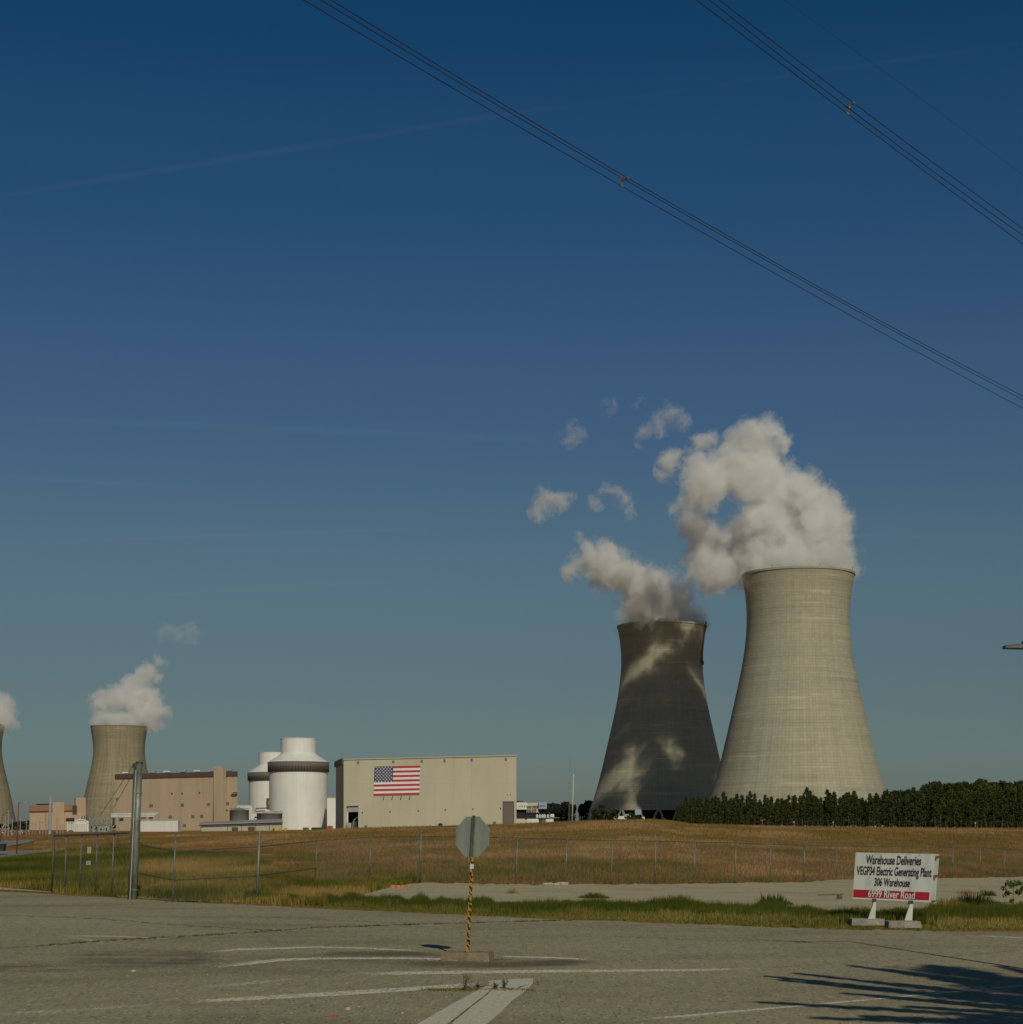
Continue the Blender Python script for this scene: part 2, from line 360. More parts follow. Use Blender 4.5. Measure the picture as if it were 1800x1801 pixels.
# ------------------------------------------------------------------ object helpers
def tag(o, label=None, cat=None, group=None, kind=None):
    if label: o['label'] = label
    if cat: o['category'] = cat
    if group: o['group'] = group
    if kind: o['kind'] = kind
    return o
def thing(name, loc, label, cat, group=None):
    o = bpy.data.objects.new(name, None); COL.objects.link(o); o.location = loc; o.empty_display_size = .3
    o['ox'] = 0; del o['ox']
    ORI[o.name] = Vector(loc)
    return tag(o, label, cat, group)
ORI = {}
class MB:
    def __init__(s): s.v = []; s.f = []; s.uv = None
    def add(s, vs, fs):
        b = len(s.v); s.v += [tuple(x) for x in vs]; s.f += [tuple(i + b for i in f) for f in fs]; return s
    def box(s, a, b):
        (x0, y0, z0), (x1, y1, z1) = a, b
        vs = [(x, y, z) for z in (z0, z1) for y in (y0, y1) for x in (x0, x1)]
        return s.add(vs, [(0, 2, 3, 1), (4, 5, 7, 6), (0, 1, 5, 4), (2, 6, 7, 3), (0, 4, 6, 2), (1, 3, 7, 5)])
    def hexa(s, bot, top):
        """bottom 4 points and top 4 points, same order"""
        n = len(bot)
        fs = [tuple(range(n))[::-1], tuple(range(n, 2 * n))] + [(i, (i + 1) % n, n + (i + 1) % n, n + i) for i in range(n)]
        return s.add(list(bot) + list(top), fs)
    def obox(s, c, ax, ay, az):
        c, ax, ay, az = map(Vector, (c, ax, ay, az))
        bot = [c - ax - ay - az, c + ax - ay - az, c + ax + ay - az, c - ax + ay - az]
        return s.hexa(bot, [q + 2 * az for q in bot])
    def tube(s, pts, r, n=8, r2=None, cap=True):
        pts = [Vector(p) for p in pts]; m = len(pts); rings = []
        for i, p in enumerate(pts):
            d = (pts[min(i + 1, m - 1)] - pts[max(i - 1, 0)]).normalized()
            a = d.cross(Vector((0, 0, 1)) if abs(d.z) < .9 else Vector((1, 0, 0))).normalized(); b = d.cross(a)
            rr = r if r2 is None else r + (r2 - r) * i / max(1, m - 1)
            rings.append([p + (a * math.cos(t) + b * math.sin(t)) * rr for t in [2 * math.pi * k / n for k in range(n)]])
        vs = [q for rg in rings for q in rg]; fs = []
        for i in range(m - 1):
            for k in range(n): fs.append((i * n + k, i * n + (k + 1) % n, (i + 1) * n + (k + 1) % n, (i + 1) * n + k))
        if cap: fs.append(tuple(range(n))[::-1]); fs.append(tuple(range((m - 1) * n, m * n)))
        return s.add(vs, fs)
    def lathe(s, c, prof, n=96, close=True):
        c = Vector(c); vs = []; fs = []; m = len(prof)
        for (z, r) in prof:
            for k in range(n): t = 2 * math.pi * k / n; vs.append((c.x + r * math.cos(t), c.y + r * math.sin(t), c.z + z))
        for i in range(m - 1):
            for k in range(n): fs.append((i * n + k, i * n + (k + 1) % n, (i + 1) * n + (k + 1) % n, (i + 1) * n + k))
        if close:
            if prof[0][1] > 0: fs.append(tuple(range(n))[::-1])
            if prof[-1][1] > 0: fs.append(tuple(range((m - 1) * n, m * n)))
        return s.add(vs, fs)
    def build(s, name, mat, parent=None, loc=None, smooth=False, bevel=0, world=True):
        me = bpy.data.meshes.new(name); o = bpy.data.objects.new(name, me); COL.objects.link(o)
        if parent is not None:
            o.parent = parent
            org = ORI.get(parent.name, Vector()) if world else Vector()
        else:
            org = Vector(loc) if loc is not None else Vector(); o.location = org
            if not world: org = Vector()
        ORI[o.name] = org if parent is not None else (Vector(loc) if loc is not None else Vector())
        me.from_pydata([(x - org.x, y - org.y, z - org.z) for x, y, z in s.v], [], s.f); me.validate(); me.update()
        if mat: me.materials.append(mat)
        if smooth: me.polygons.foreach_set('use_smooth', [True] * len(me.polygons))
        if bevel:
            b = o.modifiers.new('bevel', 'BEVEL'); b.width = bevel; b.segments = 2; b.limit_method = 'ANGLE'
        return o
def smooth_by_angle(o, ang=40):
    me = o.data; bm = bmesh.new(); bm.from_mesh(me)
    for e in bm.edges:
        if len(e.link_faces) == 2 and e.calc_face_angle(0) > R(ang): e.smooth = False
    for f in bm.faces: f.smooth = True
    bm.to_mesh(me); bm.free()
def copy_tree(o, parent=None, loc=None):
    c = o.copy(); COL.objects.link(c); c.parent = parent
    if loc is not None: c.location = loc
    for ch in [x for x in bpy.data.objects if x.parent == o]: copy_tree(ch, c)
    return c
def children(o): return [x for x in bpy.data.objects if x.parent == o]
def fast_copy(proto, kids, loc, rz=0, sc=1.0, label=None, group=None):
    c = proto.copy(); COL.objects.link(c); c.location = loc; c.rotation_euler = (0, 0, rz); c.scale = (sc, sc, sc)
    if label: c['label'] = label
    if group: c['group'] = group
    for k in kids:
        d = k.copy(); COL.objects.link(d); d.parent = c
    return c
def grid_mesh(name, X, Y, Z, mat, colors=None, mask=None):
    ny, nx = X.shape
    vs = np.stack([X, Y, Z], -1).reshape(-1, 3)
    i = np.arange(ny * nx).reshape(ny, nx)
    q = np.stack([i[:-1, :-1], i[:-1, 1:], i[1:, 1:], i[1:, :-1]], -1).reshape(-1, 4)
    if mask is not None: q = q[mask.reshape(-1)]
    me = bpy.data.meshes.new(name); me.from_pydata(vs.tolist(), [], q.tolist()); me.update()
    if colors is not None:
        ca = me.color_attributes.new('col', 'FLOAT_COLOR', 'POINT'); ca.data.foreach_set('color', np.concatenate([colors.reshape(-1, 3), np.ones((ny * nx, 1))], 1).astype(np.float32).ravel())
    me.polygons.foreach_set('use_smooth', [True] * len(me.polygons)); me.materials.append(mat)
    o = bpy.data.objects.new(name, me); COL.objects.link(o); return o

# ================================================================== SETTING: ground
ys = np.concatenate([np.arange(-400, 40, 20.), np.arange(40, 150, .7), np.arange(150, 420, 2.), np.geomspace(420, 9000, 60)])
us = np.concatenate([-np.geomspace(.34, 2.5, 16)[::-1], np.linspace(-.335, .335, 300), np.geomspace(.34, 2.5, 16)])
Yg, Ug = np.meshgrid(ys, us, indexing='ij')
Xg = Ug * np.maximum(Yg, 60.0) * 1.0
Xg = np.where(Yg < 60, Ug * 60 * 3, Xg) if False else Xg
Xg = Xg + np.where(Yg < 60, np.sign(Ug) * np.clip(np.abs(Ug) - .34, 0, 9) * 120, np.sign(Ug) * np.clip(np.abs(Ug) - .34, 0, 9) * 120)
Zg = zg(Xg, Yg) - .03
Zg = Zg + np.where((Yg > 100) & (Yg < 420), (fbm(Xg / 9, Yg / 9) - .5) * .35 * np.clip((Yg - 100) / 60, 0, 1) * np.clip((345 - Yg) / 40, 0, 1), 0)
pp = CX + F * Xg / np.maximum(Yg, 20)
rowp = YH + F * (HH - Zg) / np.maximum(Yg, 20)
n_a = fbm(Xg / 14, Yg / 30, 5); n_b = fbm(Xg / 5 + 40, Yg / 11 + 9, 4); n_c = fbm(Xg / 40 + 7, Yg / 60 + 3, 3)
brown = np.array([.38, .20, .07]); olive = np.array([.29, .235, .068]); greenc = np.array([.115, .125, .022]); tan = np.array([.50, .35, .16]); reddish = np.array([.42, .19, .08])
def lerp(a, b, t): return a + (b - a) * np.clip(t, 0, 1)[..., None]
colr = lerp(np.broadcast_to(brown, Xg.shape + (3,)), tan, (n_a - .5) * 2.2)
colr = lerp(colr, olive, (n_b - .48) * 4.0); colr = lerp(colr, reddish, (n_c - .5) * 4)
colr = lerp(colr, olive * 1.12, np.clip(1 - np.abs(rowp - 1463) / 9, 0, 1) * np.clip((pp - 880) / 60, 0, 1) * np.clip((1290 - pp) / 80, 0, 1))
left = np.clip((560 - pp) / 160 + (fbm(Xg / 8, Yg / 16) - .5) * 2.2, 0, 1)
gtop = IP(pp, [(0, 1497), (90, 1488), (240, 1488), (250, 1543), (430, 1546), (520, 1552), (600, 1560)])
colr = lerp(colr, greenc, np.clip((rowp - gtop) / 6 + (fbm(Xg / 4, Yg / 9) - .5) * 1.5, 0, 1) * np.clip((600 - pp) / 60, 0, 1))
colr = lerp(colr, greenc * .85, np.clip(1.6 - np.abs(rowp - 1508) / 7, 0, 1) * np.clip((430 - pp) / 50, 0, 1) * np.clip((pp - 200) / 30, 0, 1))
mid = np.clip(1 - np.abs(rowp - 1530) / 13, 0, 1) * np.clip((pp - 245) / 30, 0, 1) * np.clip((560 - pp) / 60, 0, 1)
colr = lerp(colr, brown, mid * 1.2)
near = (Yg > 45) & (Yg < 64)
colr = lerp(colr, np.where((pp < 640)[..., None], greenc, np.array([.30, .25, .11])), np.where(Yg < 72, .85, 0)); colr = lerp(colr, greenc, np.where((Yg < 90.5) & (pp > 480) & (pp < 760), .85, 0)); colr = lerp(colr, greenc * .8, np.where((pp > 440) & (Yg < IP(pp, [(440, 72), (600, 76), (700, 72), (900, 67), (1200, 68), (1500, 63), (1800, 74)])), .9, 0))
# bare sandy scrapes in the field
for (x0, x1, yy, hw) in [(640, 692, 1502, 1.2), (758, 835, 1491, 1.2), (790, 812, 1496.5, .8), (1100, 1172, 1473, 1.0), (1180, 1294, 1485, 1.2), (1310, 1345, 1488.5, 1.6), (958, 992, 1472.5, .8), (1150, 1202, 1447, .7), (1286, 1306, 1454, .9), (1322, 1340, 1455, .9), (1345, 1365, 1456, .9), (1405, 1418, 1459, .7), (1518, 1532, 1461, .9), (1635, 1652, 1463.5, .9), (455, 500, 1503, 1.2)]:
    mk = np.clip(1.3 - np.abs(rowp - yy) / hw, 0, 1) * np.clip((pp - x0) / 6, 0, 1) * np.clip((x1 - pp) / 6, 0, 1) * np.clip(fbm(Xg * .7, Yg * .2) * 2, 0, 1)
    colr = lerp(colr, np.array([.50, .43, .29]), mk)
g = grid_mesh('ground', Xg, Yg, Zg, M['ground'], colr); tag(g, kind='structure')

# road
def strip_mesh(name, lo, hi, px0, px1, npx, ndep, mat, dz, kind='structure', jit=0.0, js=.6):
    pxs = np.linspace(px0, px1, npx); a = np.linspace(0, 1, ndep)
    A, Pp = np.meshgrid(a, pxs, indexing='ij')
    Dl = IP(Pp, lo) + (fbm(Pp * js * .05, A * 0 + 3, 5) - .5) * jit; Dh = IP(Pp, hi) + (fbm(Pp * js * .07 + 50, A * 0 + 9, 5) - .5) * jit
    D = Dl + (Dh - Dl) * A; X = (Pp - CX) / F * D
    o = grid_mesh(name, X, D, zg(X, D) + dz, mat); tag(o, kind=kind); return o
pxs = np.concatenate([np.linspace(-6000, -900, 20), np.linspace(-880, 2700, 700), np.linspace(2750, 8000, 20)])
rows = np.array([-60, 0, 15, 25, 35, 42])
De = IP(pxs, EDGE) + (fbm(pxs * .06, pxs * 0 + 1, 6) - .5) * 1.1
xe = (pxs - CX) / F * De
Y = np.vstack([np.broadcast_to(rows[:, None], (len(rows), len(pxs))), De[None, :]]); X = np.broadcast_to(xe[None, :], Y.shape)
road = grid_mesh('road', X, Y, np.zeros_like(Y) + 0.0, M['asphalt']); tag(road, kind='structure')

GL = [(560, 66.2), (620, 66.5), (700, 66), (800, 63.5), (900, 62), (1100, 63), (1200, 63), (1300, 61), (1500, 58.0), (1650, 60), (1720, 66), (1800, 71), (2300, 76)]
GH = [(560, 67.2), (620, 74), (700, 86), (741, 88.8), (910, 88.0), (1154, 95.2), (1294, 102), (1415, 111.3), (1472, 115.5), (1631, 127.5), (1767, 140.5), (1900, 151), (2300, 160)]
strip_mesh('gravel_path', [(p_, d_ + (3.0 if 640 < p_ < 1650 else 1.0)) for p_, d_ in GL], GH, 560, 2300, 500, 26, M['gravel'], .035, jit=3.6, js=1.6)
strip_mesh('gravel_patch', [(-200, 87), (0, 83.4), (90, 79.6)], [(-200, 89), (0, 86.5), (90, 80.5)], -200, 90, 50, 4, M['gravel'], .03, jit=.8)
strip_mesh('gravel_patch', [(205, 74.8), (300, 70.7), (410, 68.7), (455, 67.6)], [(205, 75.5), (260, 75.4), (350, 73.2), (420, 69.6), (455, 67.8)], 205, 455, 70, 4, M['gravel'], .035, jit=.5)
# inner road and yard far left
def drape(name, poly_top, poly_bot, mat, dz, n=40):
    """sheet between two image rows laid on the terrain, found by marching along the ray"""
    def hit(px, py):
        D = np.linspace(60, 1400, 4000); z = zg((px - CX) / F * D, D); r = YH + F * (HH - z) / D
        k = int(np.argmax(r <= py)); return D[k]
    pxs = np.linspace(poly_top[0][0], poly_top[-1][0], n); rows = []
    for a in np.linspace(0, 1, 8):
        rows.append([hit(p, IP(p, poly_bot) * (1 - a) + IP(p, poly_top) * a) for p in pxs])
    D = np.array(rows); X = (pxs[None, :] - CX) / F * D
    o = grid_mesh(name, X, D, zg(X, D) + dz, mat); tag(o, kind='structure'); return o
M['innerroad'] = simple('pale_inner_road', (.30, .285, .24), .9, scale=.4, streak=False)
drape('inner_road', [(-260, 1497), (0, 1497), (118, 1496.5)], [(-260, 1520), (0, 1510), (60, 1502), (118, 1498)], M['innerroad'], .05)
drape('yard', [(-200, 1479.5), (0, 1479.5), (66, 1477.2)], [(-200, 1494), (0, 1491), (35, 1486), (66, 1478.4)], M['innerroad'], .06)

# ------------------------------------------------------------------ road markings, cracks, stains
def ribbon(name, pts, mat, wpx=None, z=.004, seg=None, kind='structure'):
    """pts: (px, py_top, py_bottom) rows of a band lying on the road; a mesh with uv"""
    dense = []
    for (a, b) in zip(pts[:-1], pts[1:]):
        n = max(2, int(abs(b[0] - a[0]) / 12))
        for k in range(n): t = k / n; dense.append([a[i] + (b[i] - a[i]) * t for i in range(3)])
    dense.append(list(pts[-1])); vs = []; fs = []; uv = []; N = len(dense)
    for i, (px, yt, yb) in enumerate(dense):
        t = i / (N - 1); fade = min(1, min(t, 1 - t) * 6 + .0)
        vs.append(G(px, yt) + Vector((0, 0, z))); vs.append(G(px, yb) + Vector((0, 0, z))); uv.append((fade, 1)); uv.append((fade, 0))
        if i: b = 2 * i; fs.append((b - 2, b - 1, b + 1, b))
    o = MB().add(vs, fs).build(name, mat)
    ul = o.data.uv_layers.new(name='UVMap')
    for lp in o.data.loops: ul.data[lp.index].uv = uv[lp.vertex_index]
    tag(o, kind=kind); return o
mk = 'road_marking'
ribbon(mk, [(106, 1645.6, 1647), (200, 1646.6, 1648.0), (262, 1649.0, 1650.4), (316, 1651.2, 1652.4)], M['paint'])
ribbon(mk, [(108, 1646, 1647.2), (150, 1651, 1655), (195, 1659, 1665)], M['paint_faint'], z=.008)
ribbon(mk, [(325, 1677.5, 1680), (420, 1668.6, 1672.2), (500, 1666.5, 1669.5), (560, 1665, 1667.6), (640, 1667, 1669.4), (778, 1673.6, 1676.2)], M['paint'])
ribbon(mk, [(868, 1681, 1684), (960, 1683, 1686), (1055, 1688, 1690)], M['paint'])
ribbon(mk, [(335, 1704, 1707), (430, 1693, 1699), (490, 1686.5, 1691.5), (560, 1684.5, 1688), (700, 1684, 1687.5), (850, 1687.0, 1690), (905, 1688.5, 1691)], M['paint'])
ribbon(mk, [(325, 1736, 1740), (420, 1729, 1735), (500, 1721, 1726), (540, 1722, 1726)], M['paint_faint'])
ribbon(mk, [(560, 1719, 1724), (620, 1710.5, 1717), (760, 1708.5, 1714), (1000, 1706, 1711), (1200, 1705, 1709), (1385, 1702.5, 1705)], M['paint'])
ribbon(mk, [(-60, 1786, 1793), (0, 1782, 1788), (150, 1774, 1779), (315, 1762, 1767)], M['paint_faint'])
ribbon(mk, [(290, 1763, 1768), (400, 1756, 1762), (600, 1744, 1752), (760, 1734, 1741), (893, 1723.5, 1731)], M['paint'])
ribbon(mk, [(1040, 1800, 1804.5), (1200, 1786, 1789.5), (1400, 1769, 1772), (1600, 1751, 1753.5), (1800, 1733, 1735), (1950, 1721, 1723)], M['paint'])
ribbon(mk, [(1140, 1795.6, 1798), (1300, 1781, 1783), (1400, 1772.6, 1774.2)], M['paint_faint'])
ribbon(mk, [(1650, 1643.6, 1645), (1740, 1646.2, 1647.8), (1800, 1649.5, 1651), (1880, 1653, 1655)], M['paint'])
ribbon(mk, [(700, 1626, 1627.2), (745, 1627, 1628.4), (800, 1630, 1631)], M['paint_faint'])
ribbon(mk, [(1500, 1640, 1641.2), (1600, 1643, 1644.6), (1800, 1647, 1648)], M['paint_faint'])
def poly_mark(name, pix, mat, z):
    vs = [G(x, y) + Vector((0, 0, z)) for x, y in pix]
    o = MB().add(vs, [tuple(range(len(vs)))[::-1]]).build(name, mat)
    ul = o.data.uv_layers.new(name='UVMap')
    for lp in o.data.loops: ul.data[lp.index].uv = (1, .5)
    tag(o, kind='structure'); return o
poly_mark('stop_bar_marking', [(893, 1723.5), (938, 1721.5), (937.5, 1731), (925, 1744), (900, 1762), (880, 1783), (856, 1803), (846, 1812), (806, 1812), (795, 1801), (830, 1772), (862, 1746), (870, 1738)], M['paint_solid'], .009)
poly_mark('stop_bar_marking', [(893, 1723.5), (870, 1738), (860, 1746), (828, 1771), (789, 1801), (776, 1812), (722, 1812), (737, 1801), (800, 1765), (850, 1738), (862, 1731), (858, 1727)], M['paint_solid'], .013)
cr = 'pavement_crack'
def crackline(pts, wpx, mat=None, z=.017, amp=1.6):
    dense = []
    for a, b in zip(pts[:-1], pts[1:]):
        n = max(2, int(math.hypot(b[0] - a[0], b[1] - a[1]) / 5))
        for k in range(n): t = k / n; dense.append((a[0] + (b[0] - a[0]) * t, a[1] + (b[1] - a[1]) * t))
    rows = []
    for (x, y) in dense:
        j = (random.random() - .5) * amp; ww = wpx * .7 * (.3 + random.random()); rows.append((x, y + j - ww / 2, y + j + ww / 2))
    return ribbon(cr, rows, mat or M['crack'], z=z)
crackline([(-40, 1671), (60, 1665), (150, 1658), (240, 1652), (315, 1648.5), (450, 1640), (560, 1632), (690, 1628), (900, 1621.5), (1100, 1617)], 1.6)
crackline([(-40, 1610), (60, 1612), (180, 1617), (290, 1626), (420, 1634), (520, 1639)], 1.3)
crackline([(450, 1612), (560, 1618), (700, 1624)], .8)
crackline([(1080, 1648), (1250, 1655), (1400, 1656)], .8); crackline([(1300, 1652), (1500, 1662), (1800, 1667)], .6)
crackline([(860, 1749), (836, 1767), (790, 1803)], 2.4, z=.019, amp=1.2)
crackline([(785, 1690.5), (905, 1689)], 1.6, z=.019)
crackline([(1360, 1703), (1500, 1695), (1640, 1686), (1800, 1672)], .8)
crackline([(810, 1741), (856, 1735), (900, 1742), (935, 1733)], 2.2, z=.019, amp=3)
ribbon('oil_stain', [(-120, 1690, 1716), (0, 1694, 1712), (100, 1694, 1712), (220, 1690, 1708), (330, 1686, 1702), (420, 1690, 1694)], M['stain'], z=.0022)
ribbon('oil_stain', [(100, 1672, 1700), (240, 1668, 1700), (400, 1672, 1694)], M['stain'], z=.0030)
ribbon('silt_stain', [(560, 1674, 1681), (700, 1672, 1682), (779, 1677, 1683)], M['palestain'], z=.0022)
ribbon('silt_stain', [(700, 1690, 1700), (790, 1690, 1704), (900, 1690, 1704), (1000, 1686, 1700), (1060, 1690, 1694)], M['palestain'], z=.0022)

# ================================================================== COOLING TOWERS
PROF = [(21.5, 63.6), (27, 61.3), (33, 59.3), (45, 55.8), (60, 52.0), (67, 50.6), (85, 46.2), (107, 41.4), (120, 39.0), (130, 37.4), (140, 36.3), (150, 35.8), (160, 35.9), (166, 36.6), (174, 37.7), (179, 38.7), (182.6, 39.2)]
PROF3 = [(14, 63.5), (30, 60.5), (58, 55.2), (80, 50.3), (100, 45.8), (112, 43.2), (124, 41.6), (135, 41.2), (147, 42.0), (158, 43.6), (168, 45.1), (172, 45.7)]
def cooling_tower(name, px, D, prof, mat, label, zb, nleg=24, rimw=.35, deco=True):
    x = (px - CX) / F * D
    t = thing(name, (x, D, zb), label, 'cooling tower', 'cooling towers of the plant')
    z = [a for a, b in prof]; r = [b for a, b in prof]
    # smooth spline resample
    zz = np.linspace(z[0], z[-1], 70); k = np.polyfit((np.array(z) - 100) / 100, r, 6); rr = np.polyval(k, (zz - 100) / 100)
    n = 144; m = MB()
    out_ = [(a, b) for a, b in zip(zz, rr)]
    m.lathe((x, D, 0), out_, n, close=False)
    o = m.build('shell', mat, t, smooth=True)
    ul = o.data.uv_layers.new(name='UVMap'); nr = len(out_)
    for pl in o.data.polygons:
        ks = [o.data.loops[l].vertex_index % n for l in pl.loop_indices]; wrap = (max(ks) - min(ks)) > n / 2
        for l, kk in zip(pl.loop_indices, ks):
            vi = o.data.loops[l].vertex_index
            if wrap and kk == 0: kk = n
            ul.data[l].uv = (kk * 132 / n, out_[vi // n][0] / 2.1)
    th = [(a, max(b - .9, 1)) for a, b in out_][::-1]
    MB().lathe((x, D, 0), th, 96, close=False).build('inner_lining', M['tower_in'], t, smooth=True)
    ztop, rtop = out_[-1]
    MB().lathe((x, D, 0), [(ztop - 1.3, rtop - .05), (ztop - 1.2, rtop + rimw), (ztop + .25, rtop + rimw), (ztop + .25, rtop - 1.2), (ztop - .6, rtop - 1.2)], 144, close=False).build('rim', M['rimc'] if deco else M['rimold'], t, smooth=False)
    zbm, rb = out_[0]
    MB().lathe((x, D, 0), [(zbm - 1.6, rb + .4), (zbm, rb + .4), (zbm + .01, rb - 1.4), (zbm - 1.6, rb - 1.4), (zbm - 1.6, rb + .4)], 96, close=False).build('base_ring', M['rimc'] if deco else M['rimold'], t)
    for i in range(nleg):
        a0 = 2 * math.pi * i / nleg
        for sgn in (-1, 1):
            a1 = a0 + sgn * math.pi / nleg * .92
            p1 = (x + (rb - .4) * math.cos(a1), D + (rb - .4) * math.sin(a1), zbm - 1.2); p0 = (x + (rb + 3.5) * math.cos(a0 + sgn * .01), D + (rb + 3.5) * math.sin(a0 + sgn * .01), zb)
            MB().tube([p0, p1], .95, 6).build('leg', M['leg'], t)
    MB().lathe((x, D, zb), [(0, rb + 5), (2.2, rb + 5), (2.2, rb + 4.2), (0, rb + 4.2)], 96, close=False).build('basin_wall', M['footing'], t)
    MB().lathe((x, D, zb), [(0, rb - 9), (zbm - zb - 2, rb - 12), (zbm - zb - 2, 1)], 64, close=False).build('added_dark_fill', M['dark'], t)  # near-black cylinder added so the gaps between the legs look dark
    if deco:
        for a in (-2.2, -1.35, -.5):
            MB().tube([(x + rtop * math.cos(a), D + rtop * math.sin(a), ztop), (x + rtop * math.cos(a), D + rtop * math.sin(a), ztop + 2.4)], .16, 6).build('rim_light_mast', M['black'], t)
    return t, x, rtop, ztop
T1 = cooling_tower('cooling_tower', 1404, 1200, PROF, M['tower'], 'largest pale concrete cooling tower, fully sunlit, rising behind the pine row', 4.0)
T2 = cooling_tower('cooling_tower', 1164.5, 1504, PROF, M['tower'], 'grey concrete cooling tower mostly in dark shadow, left of the big sunlit tower', 3.4)
T3 = cooling_tower('cooling_tower', 209.5, 2786, PROF3, M['tower_old'], 'small distant brownish cooling tower rising behind the tan turbine building', 3.2, nleg=20, deco=False)
T4 = cooling_tower('cooling_tower', -44, 2730, PROF3, M['tower_old'], 'brownish cooling tower cut off by the left edge of the photo', 3.2, nleg=20, deco=False)
# ladder cage on the shaded tower
lm = MB()
kz = np.array([a for a, b in PROF]); kr = np.array([b for a, b in PROF])
for aa in (math.radians(-22),):
    pts = [(T2[1] + (np.interp(z, kz, kr) + 1.0) * math.cos(aa), 1504 + (np.interp(z, kz, kr) + 1.0) * math.sin(aa), z) for z in np.linspace(150, 185, 12)]
    lm.tube(pts, .75, 6)
    lm.obox((pts[0][0], pts[0][1], 149), (1.3, 0, 0), (0, 1.3, 0), (0, 0, 1.6))
lm.build('access_ladder', M['rust'], T2[0])

# ================================================================== SHIELD BUILDINGS
def shield(px, D, label):
    s = F / D; x = (px - CX) / F * D; zb = zs(x, D) - 2
    t = thing('shield_building', (x, D, zb), label, 'reactor building', 'white reactor shield buildings')
    Rr = 22.1
    MB().lathe((x, D, 0), [(zb, Rr), (47.2, Rr)], 128, close=False).build('wall', M['white'], t, smooth=True)
    o = MB().lathe((x, D, 0), [(47.0, Rr + .7), (47.1, Rr + 1.1), (54.4, Rr + 1.3), (54.5, Rr + .7)], 128, close=False).build('louver_band', M['louver'], t, smooth=True)
    ul = o.data.uv_layers.new(name='UVMap')
    for pl in o.data.polygons:
        ks = [o.data.loops[l].vertex_index % 128 for l in pl.loop_indices]; wrap = (max(ks) - min(ks)) > 64
        for l, kk in zip(pl.loop_indices, ks):
            if wrap and kk == 0: kk = 128
            ul.data[l].uv = (kk * .5, (o.data.vertices[o.data.loops[l].vertex_index].co.z + zb - 47) / 7.5)
    MB().lathe((x, D, 0), [(54.5, Rr + .8), (55.0, Rr + .2), (57.5, 18.3), (59.2, 15.6), (60.6, 13.9), (61.5, 13.45)], 128, close=False).build('conical_roof', M['white'], t, smooth=True)
    MB().lathe((x, D, 0), [(61.5, 13.45), (71.6, 13.45), (71.9, 13.7), (72.5, 13.7), (72.5, 12), (71.8, 0.01)], 128, close=False).build('water_tank', M['white'], t, smooth=False)
    for dx in (-9.5, 10.2): 
        m = MB()
        for k in range(14):
            a = math.radians(-150 + k * 9)
            m.tube([(x + 13.5 * math.cos(a), D + 13.5 * math.sin(a), 72.4), (x + 13.5 * math.cos(a), D + 13.5 * math.sin(a), 73.4)], .06, 4)
        if dx < 0: m.build('handrail', M['grey'], t)
    return t
shield(525.2, 1298, 'nearer white cylindrical reactor building with dark louver band and narrower top')
shield(481.5, 1533, 'farther white cylindrical reactor building partly hidden behind the nearer one')

# ================================================================== BUILDINGS
def prism_on(name, mat, parent, pts_xy, z0, ztops, loc=None):
    """vertical prism over a footprint, each corner with its own roof height"""
    bot = [Vector((p[0], p[1], z0)) for p in pts_xy]; zt = ztops if hasattr(ztops, '__len__') else [ztops] * len(bot)
    top = [Vector((p[0], p[1], z)) for p, z in zip(pts_xy, zt)]
    return MB().hexa(bot, top).build(name, mat, parent, loc)
class Wall:
    """a vertical wall plane through two (px, D) points; maps photo pixels onto it"""
    def __init__(s, a, b):
        (p0, d0), (p1, d1) = a, b
        s.A = Vector(((p0 - CX) / F * d0, d0, 0)); s.B = Vector(((p1 - CX) / F * d1, d1, 0))
        s.d = (s.B - s.A).normalized(); s.n = Vector((s.d.y, -s.d.x, 0))          # n points to the viewer
        if s.n.dot(-s.A) < 0: s.n = -s.n
    def at(s, px, py, off=0.0):
        r = Vector(((px - CX) / F, 1, (YH - py) / F)); q = s.A + s.n * off
        t = q.dot(s.n) / Vector((r.x, r.y, 0)).dot(s.n); v = r * t; return Vector((v.x, v.y, HH + v.z))
    def quad(s, m, x0, y0, x1, y1, off=.05, th=.1, skew=0.0):
        """a slab on the wall between photo pixel corners; skew: rise of the right side in px"""
        a = [s.at(x0, y1, off), s.at(x1, y1 - skew, off), s.at(x1, y0 - skew, off), s.at(x0, y0, off)]
        b = [q + s.n * th for q in a]
        return m.hexa(a, b)

# --- warehouse with flag
WL, WR = (604.6, 655.0), (908.6, 662.0)
W = Wall(WL, WR)
A = W.at(604.6, 1460); B = W.at(908.6, 1460); back = -W.n
zA = W.at(606, 1335.4).z; zB = W.at(908.6, 1328.3).z
side_far = Vector(((591 - CX) / F * 702, 702, 0))
base_z = min(zs(A.x, A.y), zs(B.x, B.y)) - 2
wh = thing('warehouse', (A.x, A.y, base_z), 'long pale sage metal warehouse with a large flag on its front', 'warehouse')
Bb = Vector((B.x, B.y, 0)) + back * 44
fp = [A, B, Bb, side_far]
rise = zB - zA
zsf = HH + (YH - 1341.5) / F * 702
